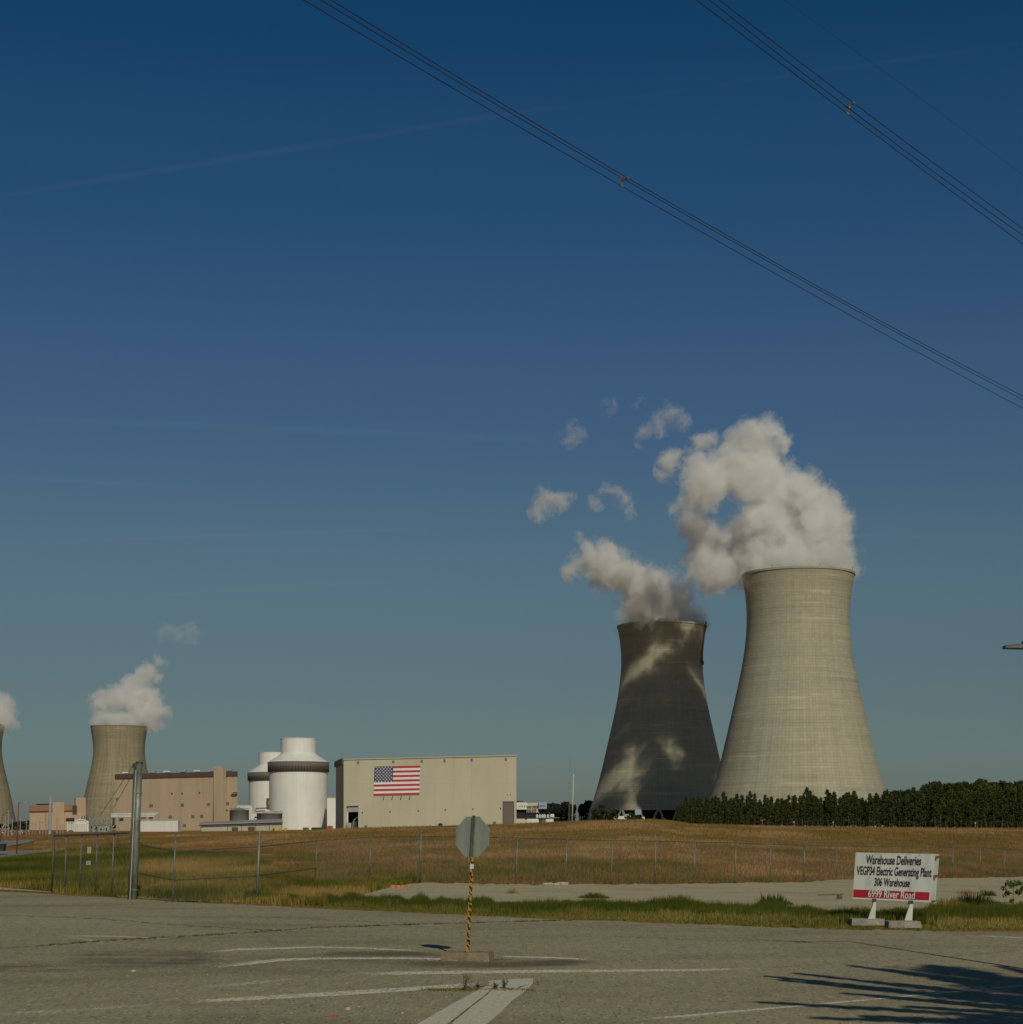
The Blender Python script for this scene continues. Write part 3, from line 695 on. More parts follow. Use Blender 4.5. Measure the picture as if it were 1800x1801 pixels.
# openings: build the front wall from pieces around the two door openings
def wallpiece(m, x0, x1, yt0, yt1, yb0, yb1, th=.35):
    a = [W.at(x0, yb0), W.at(x1, yb1), W.at(x1, yt1), W.at(x0, yt0)]; b = [q - W.n * th for q in a]; m.hexa(a, b)
roofy = lambda px: 1335.4 + (1328.3 - 1335.4) * (px - 606) / (908.6 - 606)
m = MB(); GB = 1470
wallpiece(m, 604.6, 611.2, roofy(604.6), roofy(611.2), GB, GB)
wallpiece(m, 611.2, 630.4, roofy(611.2), roofy(630.4), 1418.8, 1418.0)
wallpiece(m, 630.4, 885.0, roofy(630.4), roofy(885.0), GB, GB)
wallpiece(m, 885.0, 904.0, roofy(885.0), roofy(904), 1410.6, 1410.2)
wallpiece(m, 904.0, 908.6, roofy(904), roofy(908.6), GB, GB)
m.build('front_wall', M['sage'], wh)
m = MB()
m.hexa([Vector((A.x, A.y, base_z)), Vector((side_far.x, side_far.y, base_z)), Vector((side_far.x + .4, side_far.y, base_z)), Vector((A.x + .4, A.y + .36, base_z))],
       [Vector((A.x, A.y, zA)), Vector((side_far.x, side_far.y, zsf)), Vector((side_far.x + .4, side_far.y, zsf)), Vector((A.x + .4, A.y + .36, zA))])
M['sageside'] = M['sage']
m.build('side_wall', M['sage'], wh)
m = MB()
m.hexa([Vector((B.x - .4, B.y + .4, base_z)), Vector((B.x, B.y + .36, base_z)), Vector((Bb.x, Bb.y, base_z)), Vector((Bb.x - .4, Bb.y, base_z))],
       [Vector((B.x - .4, B.y + .4, zB)), Vector((B.x, B.y + .36, zB)), Vector((Bb.x, Bb.y, zB + 1)), Vector((Bb.x - .4, Bb.y, zB + 1))])
m.build('end_wall', M['sage'], wh)
m = MB()
m.hexa([Vector((A.x + .4, A.y + .4, zA - .8)), Vector((B.x - .4, B.y + .4, zB - .8)), Vector((Bb.x, Bb.y, zB + .3)), Vector((side_far.x + .4, side_far.y, zsf - .6))],
       [Vector((A.x + .4, A.y + .4, zA - .3)), Vector((B.x - .4, B.y + .4, zB - .3)), Vector((Bb.x, Bb.y, zB + .8)), Vector((side_far.x + .4, side_far.y, zsf - .1))])
m.build('roof', M['greyroof'], wh)
m = MB()   # brown trim along the side eave
sd_ = (side_far - Vector((A.x, A.y, 0))).normalized(); sn = Vector((-sd_.y, sd_.x, 0)) * -1
if sn.x > 0: sn = -sn
q0 = Vector((A.x, A.y, zA)); q1 = Vector((side_far.x, side_far.y, zsf))
m.hexa([q0 + sn * .04 + Vector((0, 0, -1.9)), q1 + sn * .04 + Vector((0, 0, -1.9)), q1 + sn * .7 + Vector((0, 0, -1.9)), q0 + sn * .7 + Vector((0, 0, -1.9))],
       [q0 + sn * .04 + Vector((0, 0, .35)), q1 + sn * .04 + Vector((0, 0, .35)), q1 + sn * .7 + Vector((0, 0, .35)), q0 + sn * .7 + Vector((0, 0, .35))])
m.build('eave_trim', M['brown'], wh)
m = MB(); a = [W.at(604.0, roofy(604) + 1.4, .0), W.at(909.2, roofy(909) + 1.4, .0), W.at(909.2, roofy(909) - .4, .0), W.at(604, roofy(604) - .4, 0)]
m.hexa([q + W.n * .03 for q in a], [q + W.n * .45 for q in a]); m.build('roof_edge', M['sage'], wh)
for px, w_ in [(630, 4.6), (692, 4.8), (742, 4.6), (782, 4.4), (830, 4.8), (890, 4.6)]:
    f = MB(); W.quad(f, px - w_ / 2, roofy(px) + 4, px + w_ / 2, roofy(px) + 9.4, .02, .10); vo = f.build('vent', M['grey'], wh)
    g2 = MB()
    for k in range(4): W.quad(g2, px - w_ / 2 + .5, roofy(px) + 4.6 + k * 1.2, px + w_ / 2 - .5, roofy(px) + 5.3 + k * 1.2, .13, .06)
    g2.build('louver', M['door'], vo)
for px, py in [(637.5, 1429), (686.4, 1427.4), (736, 1426), (783.5, 1424.4), (832, 1422.8), (880.5, 1421.4)]:
    f = MB(); W.quad(f, px - .9, py - .9, px + .9, py + .9, .02, .5); f.build('wall_lamp', M['black'], wh)
for px in (675.4, 690.6, 706, 721.4):
    f = MB(); W.quad(f, px - .25, 1400.5 - (px - 690) * .015, px + .25, 1403.4 - (px - 690) * .015, .02, 1.6); W.quad(f, px - .8, 1400.6 - (px - 690) * .015, px + .8, 1401.8 - (px - 690) * .015, 1.3, .8); f.build('flag_floodlight', M['black'], wh)
for px in (893.4, 898.6):
    f = MB(); W.quad(f, px - .8, 1394.5, px + .8, 1397.5, .02, .5); f.build('wall_fixture', M['cream'], wh)
# open roll-up door
m = MB(); a = [W.at(611.4, 1462, -.45), W.at(630.2, 1462, -.45), W.at(630.2, 1418.2, -.45), W.at(611.4, 1419, -.45)]
m.hexa(a, [q - W.n * 9 for q in a])
M['dark2'] = M['dark']
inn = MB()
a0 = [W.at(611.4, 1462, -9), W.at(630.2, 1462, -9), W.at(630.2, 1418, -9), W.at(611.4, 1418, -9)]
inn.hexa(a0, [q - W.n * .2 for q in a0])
inn.build('bay_shade_panel', M['dark'], wh)  # near-black panel paints the shade at the back of the bay
dr = MB(); W.quad(dr, 611.8, 1419.2, 630, 1428.5, -.38, .12, .5); sh = dr.build('rollup_door', M['grey'], wh)
W2 = MB(); W.quad(W2, 609.8, 1418.4, 611.8, 1420.2, .02, .5); W.quad(W2, 611.2, 1418.0, 630.8, 1419.2, .02, .25, .7); W2.build('door_header', M['black'], wh)
dj = MB(); W.quad(dj, 610.0, 1428, 612.6, 1447, .04, .4); dj.build('door_guide', M['whitep'], wh)
bd = MB(); W.quad(bd, 885.1, 1410.6, 903.9, 1462, -.30, .12, .3); bd.build('brown_door', M['door'], wh)
bf = MB(); W.quad(bf, 884.5, 1409.8, 904.5, 1410.6, .02, .12, .2); W.quad(bf, 884.4, 1410.7, 885.1, 1462, .02, .12); W.quad(bf, 903.9, 1410.7, 904.6, 1462, .02, .12); bf.build('door_frame', M['black'], wh)
for px in (641.5, 868):
    f = MB(); W.quad(f, px, 1451.5 if px < 700 else 1445.2, px + 4.4, 1456 if px < 700 else 1450.5, .03, .7); f.build('wall_vent_box', M['door'], wh)
# truck parked in the bay and a few items at the foot of the wall
tk = W.at(620, 1452, -3.0)
t = thing('forklift', (tk.x, tk.y, zs(tk.x, tk.y)), 'dark machine standing inside the open roll-up door of the warehouse', 'vehicle')
m = MB(); W.quad(m, 619, 1445, 628, 1459, -5, 1.6); m.build('body', M['black'], t, bevel=.1)
m = MB(); m.tube([W.at(620, 1458, -2.6), W.at(623, 1442, -2.6), W.at(629.5, 1437, -2.6)], .22, 6); m.build('boom', M['grey'], t)
m = MB(); W.quad(m, 609.6, 1447.5, 618.0, 1457.5, .9, 1.8); e = m.build('equipment_crate', M['equip'], None, W.at(613, 1458, .9), bevel=.05); tag(e, 'grey-green equipment crate beside the open roll-up door of the warehouse', 'crate')
m = MB(); W.quad(m, 757, 1448.6, 763, 1453, 1.0, 1.6); m.build('pallet_box', M['cream'], None, W.at(760, 1453, 1), bevel=.05); tag(bpy.data.objects['pallet_box'], 'small cream box at the foot of the warehouse wall below the flag', 'box')
m = MB(); m.lathe((W.at(775, 1452.5, 1.6)), [(0, .8), (.5, .9), (.9, .6), (1.0, .1)], 14); m.build('covered_pile', M['black'], None, W.at(775, 1452.5, 1.6), world=True); tag(bpy.data.objects['covered_pile'], 'low dark covered pile at the foot of the warehouse wall', 'pile')

# --- the flag
o0 = W.at(659.2, 1348); fl = thing('flag', o0, 'large stars and stripes flag mounted on the sage warehouse front', 'flag')
def FP(u, v, off):
    """u 0..1 left-right, v 0..1 top-bottom on the flag"""
    x = (659.0 + (739.4 - 659.0) * u) * (1 - v) + (657.2 + (737.8 - 657.2) * u) * v
    y = (1348.2 - 1.7 * u) * (1 - v) + (1400.0 - 1.9 * u) * v
    return W.at(x, y, off)
def fquad(m, u0, v0, u1, v1, off, th=.03):
    a = [FP(u0, v1, off), FP(u1, v1, off), FP(u1, v0, off), FP(u0, v0, off)]; m.hexa(a, [q + W.n * th for q in a])
m = MB(); fquad(m, 0, 0, 1, 1, .12, .06); m.build('white_field', M['flagwhite'], fl)
for k in range(0, 13, 2):
    m = MB(); fquad(m, .41 if k < 7 else 0, k / 13, 1, (k + 1) / 13, .185, .03); m.build('red_stripe', M['flagred'], fl)
m = MB(); fquad(m, 0, 0, .41, 7 / 13, .19, .045); can = m.build('blue_canton', M['flagblue'], fl)
for r_ in range(9):
    cols = 6 if r_ % 2 == 0 else 5
    for c in range(cols):
        u = .41 * ((c + (.5 if cols == 6 else 1.0)) / 6.0); v = (7 / 13) * (r_ + .5) / 9 + 0
        cc = FP(u, v, .245); pts = []
        for k in range(10):
            rr = .36 if k % 2 == 0 else .15; a = math.pi / 2 + k * math.pi / 5
            pts.append(cc + W.d * (rr * math.cos(a)) + Vector((0, 0, rr * math.sin(a))))
        MB().hexa(pts, [q + W.n * .03 for q in pts]).build('star', M['flagwhite'], can)

# --- tan turbine building
TW = Wall((204.0, 1120), (417.6, 1075)); ty = lambda px: 1362.4 + (1357.0 - 1362.4) * (px - 204) / (418 - 204)
a = TW.at(204, 1362); b = TW.at(417.6, 1357)
def bkp(q, k, dx=0.0): return Vector((q.x * k + dx, q.y * k, q.z))
tb = thing('turbine_building', (a.x, a.y, zs(a.x, a.y) - 3), 'wide tan windowless building with dark brown roof band in front of the small tower', 'building')
zb = zs(a.x, a.y) - 3
prism_on('wall', M['tan'], tb, [(a.x, a.y), (b.x, b.y), tuple(bkp(b, 1.05, -.4))[:2], tuple(bkp(a, 1.05, .4))[:2]], zb, [TW.at(204, 1369.4).z, TW.at(417.6, 1364.4).z, TW.at(417.6, 1364.4).z, TW.at(204, 1369.4).z])
m = MB()
aa = [TW.at(203.6, 1370, 0), TW.at(419.6, 1364.6, 0), TW.at(419.6, 1356.6, 0), TW.at(203.6, 1361.8, 0)]
m.hexa([q + TW.n * .9 for q in aa], [Vector((q.x * 1.045 + (.6 if q.x < -200 else -.6), q.y * 1.045, q.z)) for q in aa]); m.build('roof_fascia', M['brown'], tb)
m = MB(); TW.quad(m, 381, 1348.8, 397.6, 1462, .95, 3.0, .3); m.build('stair_tower', M['tan'], tb)
for px in (222.5, 268, 294.5, 321.5, 347.5, 374, 402.5):
    c_ = TW.at(px, ty(px), -8)
    f = MB().box((c_.x - 1.3, c_.y - 1.3, c_.z - .8), (c_.x + 1.3, c_.y + 1.3, c_.z + .6)); v_ = f.build('roof_vent', M['grey'], tb)
    MB().box((c_.x - 2.2, c_.y - 2, c_.z + .6), (c_.x + 2.2, c_.y + 2, c_.z + 1.5)).build('cap', M['whitep'] if px in (222.5, 294.5, 347.5) else M['grey'], v_)
for px, py in [(302.6, 1396), (320.8, 1395.8), (351, 1394.6), (399.5, 1425.5)]:
    f = MB(); TW.quad(f, px - .9, py - 1.6, px + .9, py + 1.6, .03, .25); f.build('wall_opening', M['black'], tb)
for px, py, w_ in [(266, 1417, 7.5), (320.7, 1416, 7), (367, 1414.6, 6.6), (400, 1413.4, 7.4), (299.7, 1437, 7), (339.4, 1436, 6.6), (355, 1435.6, 7), (324.5, 1451.6, 6.6)]:
    f = MB(); TW.quad(f, px - w_ / 2, py - 2.9, px + w_ / 2, py + 2.9, .03, .2); v_ = f.build('wall_vent', M['tan'], tb)
    f = MB()
    for k in range(5): TW.quad(f, px - w_ / 2 + .5, py - 2.4 + k * 1.05, px + w_ / 2 - .5, py - 1.9 + k * 1.05, .24, .12)
    f.build('louver', M['door'], v_)
m = MB(); m.tube([TW.at(376.2, 1383, .4), TW.at(374.6, 1446, .4)], .16, 6); m.build('downpipe', M['rust'], tb)
for (x0, x1, y0, y1) in [(200.5, 208.5, 1401.0, 1406.0), (411.5, 421.0, 1391.6, 1397.2)]:
    f = MB(); TW.quad(f, x0, y0, x1, y0 + 2.2, .3, 3.2); TW.quad(f, x0 + 1, y0 + 3.4, x1 - 1.4, y0 + 4.6, .3, 2.4); f.build('bracket_platform', M['peach'], tb)
# --- low grey-roofed building in front
LW = Wall((354, 905), (497, 880))
a = LW.at(354, 1455); b = LW.at(497, 1447); zb = zs(a.x, a.y) - 3
lb = thing('low_shed', (a.x, a.y, zb), 'long low cream shed with grey metal roof in front of the white reactor buildings', 'building')
bk = Vector((0, 16, 0)); bk2 = Vector((-3.2, 16, 0))
prism_on('wall', M['cream'], lb, [(a.x, a.y), (b.x, b.y), (b.x + bk2.x, b.y + bk2.y), (a.x + bk2.x, a.y + bk2.y)], zb, [LW.at(354, 1452).z, LW.at(497, 1447.4).z, LW.at(497, 1447.4).z + 1, LW.at(354, 1452).z + 1])
m = MB(); e0, e1 = LW.at(350.8, 1451.0, .9), LW.at(497.6, 1446.4, .9); r0, r1 = LW.at(352.5, 1447.8, -9), LW.at(496.4, 1441.8, -9)
m.hexa([e0, e1, r1, r0], [q + Vector((0, 0, .5)) for q in (e0, e1, r1, r0)]); m.build('roof', M['greyroof'], lb)
m = MB(); aa = [LW.at(350.6, 1452.6, .92), LW.at(497.8, 1448.0, .92), LW.at(497.8, 1446.6, .92), LW.at(350.6, 1451.2, .92)]; m.hexa(aa, [q + LW.n * .3 for q in aa]); m.build('gutter', M['black'], lb)
for (x0, x1, y0) in [(408, 419, 1455.2), (436.5, 448.2, 1454.2)]:
    f = MB(); LW.quad(f, x0, y0, x1, 1466, .03, .12); f.build('rollup_door', M['door'], lb)
for px in (400.4, 424.8, 449.6, 474, 496):
    f = MB(); LW.quad(f, px, 1452.8 - (px - 354) * .03, px + .5, 1466, .03, .12); f.build('downpipe', M['black'], lb)
# --- white block buildings and tanks behind the shed
def block(name, x0, x1, yt, D, depth, mat, label, cat='building', skew=0, trim=None):
    wl = Wall((x0, D), (x1, D * (1 - skew))); a = wl.at(x0, yt); b = wl.at(x1, yt - skew * 60); bk = Vector((a.x + b.x, a.y + b.y, 0)).normalized() * depth; zb = min(zs(a.x, a.y), zs(b.x, b.y)) - 1.5
    t = thing(name, (a.x, a.y, zb), label, cat)
    prism_on('wall', mat, t, [(a.x, a.y), (b.x, b.y), (b.x + bk.x, b.y + bk.y), (a.x + bk.x, a.y + bk.y)], zb, [a.z, b.z, b.z, a.z])
    m = MB(); aa = [a + wl.n * .25, b + wl.n * .25, b + bk, a + bk]; m.hexa(aa, [q + Vector((0, 0, .6)) for q in aa]); m.build('parapet', trim or M['cream'], t)
    return t, wl
t, wl = block('white_annex', 414, 443.5, 1417.6, 1180, 20, M['whitep'], 'plain white block building with tan roof edge behind the grey domed tank')
block('white_annex', 442.5, 453.5, 1430, 1160, 12, M['whitep'], 'small low white block between the two grey tanks')
block('white_annex', 575.5, 590.4, 1403.8, 1250, 30, M['white'], 'white building seen in the gap between reactor building and warehouse', trim=M['tan'])
def tank(x0, x1, yt, yr, D, mat, roofm, label):
    px = (x0 + x1) / 2; x = (px - CX) / F * D; r = (x1 - x0) / 2 * D / F; zb = zs(x, D) - 1; zt = HH + (YH - yt) / F * D; zr = HH + (YH - yr) / F * D
    t = thing('storage_tank', (x, D, zb), label, 'tank')
    MB().lathe((x, D, 0), [(zb, r), (zt, r), (zt + .01, r + .15), (zt + .3, r + .15)], 48, close=False).build('shell', mat, t, smooth=True)
    MB().lathe((x, D, 0), [(zt + .2, r + .1), (zt + (zr - zt) * .6, r * .55), (zr, r * .1), (zr + .5, r * .08), (zr + .5, .01)], 48, close=False).build('roof', roofm, t, smooth=True)
    m = MB(); n = 28; hr = [(x + (r + .1) * math.cos(a), D + (r + .1) * math.sin(a), zt + 1.4) for a in [2 * math.pi * k / n for k in range(n + 1)]]
    m.tube(hr, .07, 4)
    for q in hr[:-1]: m.tube([(q[0], q[1], zt), q], .06, 4)
    m.build('handrail', M['grey'], t); return t
tank(404, 438, 1425.8, 1421.4, 1010, M['tank'], M['tank'], 'ribbed grey steel tank with shallow domed roof behind the low shed')
tank(452, 496.5, 1431.6, 1427.0, 1040, M['tank'], M['whitep'], 'wide grey tank with pale roof at the foot of the nearer reactor building')
m = MB(); D_ = 1150
m.tube([P(471.5, 1404, D_), P(470.5, 1412, D_), P(471.5, 1424, D_)], .9, 8); m.tube([P(470, 1421.5, D_), P(450, 1422, D_), P(449.5, 1427, D_)], .45, 6); m.tube([P(466, 1426, D_), P(449, 1427, D_)], .35, 6)
t = m.build('steam_pipe', M['rust'], None, P(471, 1424, D_)); tag(t, 'rusty brown pipe and duct running between the two white reactor buildings', 'pipe')
# small things along the foot of the shed
def small(name, cat, label, x0, x1, y0, y1, D, mat, depth=1.5, parts=None):
    a = P(x0, y1, D); b = P(x1, y0, D); z0 = zs((a.x + b.x) / 2, D); h = max(b.z - a.z, .3)
    c0 = (a.x + b.x) / 2; loc = (c0, D, a.z)
    m = MB(); wdt = (b.x - a.x) / 2
    m.box((c0 - wdt, D - depth / 2, a.z), (c0 + wdt, D + depth / 2, a.z + h * .82)); m.box((c0 - wdt * .9, D - depth * .45, a.z + h * .82 + .002), (c0 + wdt * .9, D + depth * .45, a.z + h))
    m.box((c0 - wdt * .8, D - depth / 2 - .08, a.z + h * .3), (c0 - wdt * .1, D - depth / 2 - .003, a.z + h * .7))
    o = m.build(name, mat, None, loc); tag(o, label, cat); return o
for args in [('traffic_barrier', 'barrier', 'yellow barrier panel at the foot of the reactor building, nearest the shed end', 483, 492, 1456.6, 1461.5, 840, M['yellow']),
             ('traffic_barrier', 'barrier', 'second yellow barrier panel, right of the shed corner', 500, 505, 1456, 1461, 840, M['yellow']),
             ('equipment_cart', 'cart', 'dark green cart parked at the foot of the reactor building', 533, 543, 1455.5, 1460.5, 800, M['green']),
             ('flatbed_trailer', 'trailer', 'long low dark trailer at the foot of the reactor building', 548, 567, 1455.5, 1459.8, 800, M['black']),
             ('red_container', 'container', 'red container between reactor building and warehouse', 576, 585.5, 1452.5, 1460, 790, M['red']),
             ('red_container', 'container', 'small red container at the left end of the low shed', 333, 343, 1463, 1468, 840, M['red']),
             ('storage_crate', 'crate', 'pale green crate in front of the low shed wall, left end', 355, 361, 1461, 1468, 840, M['equip']),
             ('storage_crate', 'crate', 'white crate beside the pale green crate at the shed', 363, 369, 1462.5, 1467.5, 840, M['whitep']),
             ('storage_crate', 'crate', 'low black crate left of the first shed door', 398, 406.5, 1462.6, 1464.5, 840, M['black']),
             ('storage_crate', 'crate', 'small black crate near the right end of the shed', 479.6, 482.6, 1457.5, 1461.6, 840, M['black'])]:
    small(args[0], args[1], args[2], *args[3:8], args[8])
# --- pale long canopy building, left of shed
a = P(247, 1443.5, 900); b = P(313, 1443, 890)
t = thing('canopy_building', (a.x, 900, zs(a.x, 900) - 1), 'long pale grey canopy on posts in front of the tan building', 'building')
MB().hexa([P(247, 1463.5, 900), P(313, 1463.5, 890), P(313, 1463.5, 890) + Vector((0, 10, 0)), P(247, 1463.5, 900) + Vector((0, 10, 0))], [P(247, 1445, 900), P(313, 1444, 890), P(311, 1443, 890) + Vector((0, 10, 0)), P(247, 1443, 900) + Vector((0, 10, 0))]).build('wall', M['white'], t)
for k in range(8):
    c_ = P(250 + k * 8.6, 1463.6, 898 - k * 1.1); MB().box((c_.x - .15, c_.y, zs(c_.x, c_.y) - 1), (c_.x + .15, c_.y + .3, c_.z)).build('post', M['whitep'], t)
c_ = P(248, 1463.6, 906); d_ = P(312, 1463.6, 900); MB().hexa([(c_.x, c_.y, -1), (d_.x, d_.y, -1), (d_.x, d_.y + 3, -1), (c_.x, c_.y + 3, -1)], [(c_.x, c_.y, c_.z), (d_.x, d_.y, d_.z), (d_.x, d_.y + 3, d_.z), (c_.x, c_.y + 3, c_.z)]).build('painted_shade_slab', M['dark'], t)  # near-black slab stands in for the shade under the canopy
# --- pink building far left
PW = Wall((52, 1350), (146, 1320))
a = PW.at(52, 1417.6); b = PW.at(130.5, 1415.6); zb = zs(a.x, a.y) - 3; bk = Vector((a.x, a.y, 0)).normalized() * 40
t = thing('control_building', (a.x, a.y, zb), 'peach and terracotta block building behind the switchyard, left of the small tower', 'building')
prism_on('wall', M['peach'], t, [(a.x, a.y), (b.x, b.y), (b.x + bk.x, b.y + bk.y), (a.x + bk.x, a.y + bk.y)], zb, [PW.at(52, 1427).z, PW.at(130.5, 1425.4).z] * 1 + [PW.at(130.5, 1425.4).z, PW.at(52, 1427).z])
m = MB(); aa = [PW.at(51.5, 1427.2), PW.at(131, 1425.6), PW.at(131, 1415.2), PW.at(51.5, 1417.2)]; m.hexa([q + PW.n * .5 for q in aa], [q + bk * .97 for q in aa]); m.build('upper_band', M['terracotta'], t)
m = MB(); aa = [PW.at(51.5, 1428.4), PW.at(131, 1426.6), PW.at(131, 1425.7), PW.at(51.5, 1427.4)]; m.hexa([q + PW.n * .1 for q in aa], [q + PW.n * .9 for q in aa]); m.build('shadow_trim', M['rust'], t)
m = MB(); PW.quad(m, 72, 1414.2, 102, 1416.2, -6, 5, .6); m.build('roof_rail', M['black'], t)
m = MB(); PW.quad(m, 102.5, 1411.2, 113, 1478, .95, 6, .2); m.build('stair_tower', M['peach'], t)
m = MB(); aa = [PW.at(132.4, 1476), PW.at(150, 1476), PW.at(150, 1402.8), PW.at(132.4, 1403.2)]; m.hexa([q - PW.n * .4 for q in aa], [q + bk * .6 for q in aa]); m.build('tall_block', M['peach'], t)
m = MB(); PW.quad(m, 130, 1417, 135.4, 1432.5, .6, 1.5); m.build('louver_panel', M['brown'], t)
m = MB(); PW.quad(m, 131.2, 1433, 142.5, 1476, -.3, 3.0); m.build('lower_wing', M['peach'], t)
for px in (80.5, 100.5, 112.9, 128):
    f = MB(); PW.quad(f, px, 1428.6, px + .35, 1475, .03, .1); f.build('panel_joint', M['rust'], t)
m = MB(); PW.quad(m, 57, 1466, 65, 1473.5, .05, .3); m.build('service_door', M['dark'], t)

# --- transformers and bus ducts
def eq(name, cat, label, D, specs, base):
    t = thing(name, base, label, cat)
    for (pn, mat, fn) in specs:
        m = MB(); fn(m); m.build(pn, mat, t, bevel=0)
    return t
def bx(m, x0, y0, x1, y1, D, dep=3.0):
    a = P(x0, y1, D); b = P(x1, y0, D); m.box((a.x, D, a.z), (b.x, D + dep, b.z))
D_ = 950
def rad(m):
    for k in range(9): bx(m, 118 + k * 3.9, 1449, 120.6 + k * 3.9, 1466, D_ - 1.2, 1.0)
eq('transformer', 'transformer', 'white transformer with dark cylindrical oil tank on top, behind the sliding gate', D_, [
    ('tank_body', M['whitep'], lambda m: bx(m, 131, 1444.5, 156, 1467, D_, 5)),
    ('frame', M['whitep'], lambda m: [bx(m, 118 + k * 5.6, 1446, 119.2 + k * 5.6, 1468, D_, .6) for k in range(3)]),
    ('radiator', M['whitep'], rad),
    ('oil_conservator', M['black'], lambda m: m.tube([P(116.5, 1442, D_), P(130, 1441.6, D_)], .95, 12)),
    ('roof_pipe', M['whitep'], lambda m: m.tube([P(132, 1444, D_), P(140, 1441.5, D_), P(150, 1443, D_), P(156, 1447, D_)], .5, 8)),
    ('bushing', M['black'], lambda m: [m.tube([P(143 + k * 4, 1444, D_), P(144.5 + k * 4.4, 1434.5, D_)], .38, 6, .15) for k in range(3)]),
], P(137, 1468, D_))
tt = MB(); tt.lathe(P(124.5, 1467.4, D_ - 6), [(0, 2.4), (.9, 2.2), (1.9, 1.2), (2.3, .3)], 14); o = tt.build('gravel_pile', M['door'], None, P(124.5, 1467.4, D_ - 6)); tag(o, 'dark purple-grey heap in front of the white transformer', 'pile')
D_ = 930
def clutter(m, x0, x1, y0, y1, D, n, seed):
    r = random.Random(seed)
    for k in range(n):
        x = r.uniform(x0, x1); y = r.uniform(y0, y1); ww = r.uniform(.5, 2.2); h = r.uniform(.5, 2.4); dd = r.uniform(0, 2.5)
        bx(m, x, y, x + ww, y + h, D - dd, .5)
eq('transformer', 'transformer', 'grey-green transformer crowded with pipes, left of the tall steel pole', D_, [
    ('tank_body', M['equip'], lambda m: bx(m, 162, 1449, 194, 1467.5, D_, 5)),
    ('pipework', M['grey'], lambda m: [clutter(m, 161, 193, 1440, 1464, D_, 60, 3)] + [m.tube([P(161, 1441 + k * 3, D_ - 1), P(194, 1440.4 + k * 3, D_ - 1)], .14, 5) for k in range(4)]),
    ('dark_panel', M['dark'], lambda m: [bx(m, 167.5, 1454, 171, 1464, D_ - .4, .3), bx(m, 176, 1457, 179, 1460, D_ - .4, .3), bx(m, 186, 1456, 188, 1461, D_ - .4, .3)]),
    ('bushing', M['equip'], lambda m: [m.tube([P(166 + k * 8, 1448, D_), P(167 + k * 8, 1436.5, D_)], .4, 6, .15) for k in range(4)]),
], P(178, 1468, D_))
D_ = 915
eq('bus_duct', 'duct', 'stacked horizontal bus pipes reaching from the transformer past the steel pole', D_, [
    ('pipe', M['whitep'], lambda m: [m.tube([P(195, 1432 + k * 2.6, D_), P(279 - k * 4, 1430.6 + k * 2.7, D_)], .30, 8) for k in range(3)]),
    ('support_frame', M['grey'], lambda m: [m.tube([P(x, 1429.5, D_ + .6), P(x, 1469, D_ + .6)], .28, 6) for x in (196.5, 209, 244, 266, 279)]),
    ('hanging_box', M['black'], lambda m: [bx(m, 210, 1439, 216, 1444.5, D_, 1.5), bx(m, 198, 1438, 201, 1452, D_, 1), bx(m, 248, 1438, 256, 1440.2, D_, 1.5), bx(m, 262, 1437.6, 268, 1440.2, D_, 1.5)]),
], P(238, 1468, D_))
# switchyard racks: repeated steel masts
mastp = None
for k, (px, yt, yb, r_, D_) in enumerate([(87, 1399, 1476, .75, 700), (8.5, 1436, 1482, .22, 620), (14, 1425, 1481, .26, 640), (21, 1440, 1481, .25, 640), (35, 1437, 1480, .22, 700), (56.5, 1446, 1476, .16, 740), (61.5, 1447, 1476, .16, 740), (69.5, 1443, 1476, .3, 740), (75, 1444, 1476, .18, 740), (80.5, 1447, 1476, .18, 740), (100, 1438, 1474, .3, 760), (105.5, 1452, 1474, .2, 760), (110.5, 1449, 1474, .2, 760), (46, 1444, 1478, .18, 720), (51, 1450, 1478, .2, 720)]):
    a, b = P(px, yb, D_), P(px + (yb - yt) * .02, yt, D_)
    lab = 'tallest round grey steel mast in the switchyard, in front of the peach building' if k == 0 else 'thin grey steel mast standing in the switchyard at far left'
    m = MB(); m.tube([a, b], r_, 8, r_ * .6)
    if k == 0:
        m.tube([P(88.6, 1476, D_), P(90, 1401, D_)], .45, 8, .25)
    else:
        m.tube([P(px - 2.2, yt + 3, D_), P(px + 3, yt + 3, D_)], .1, 4)
    o = m.build('switchyard_mast', M['grey'], None, a); tag(o, lab, 'mast', 'switchyard masts')
D_ = 730; t = thing('switchgear', P(28, 1480, D_), 'low jumble of grey and red switchgear cabinets beyond the inner road', 'electrical equipment')
for mat, sd_, nm in ((M['grey'], 5, 'cabinet'), (M['whitep'], 6, 'insulator'), (M['terracotta'], 7, 'red_fitting'), (M['dark'], 8, 'dark_cabinet')):
    m = MB(); clutter(m, 0, 52, 1460, 1477, D_, 55, sd_); m.build(nm, mat, t)
m = MB(); clutter(m, -40, 100, 1474, 1479, D_, 80, 12); m.build('base_slab', M['cream'], t)
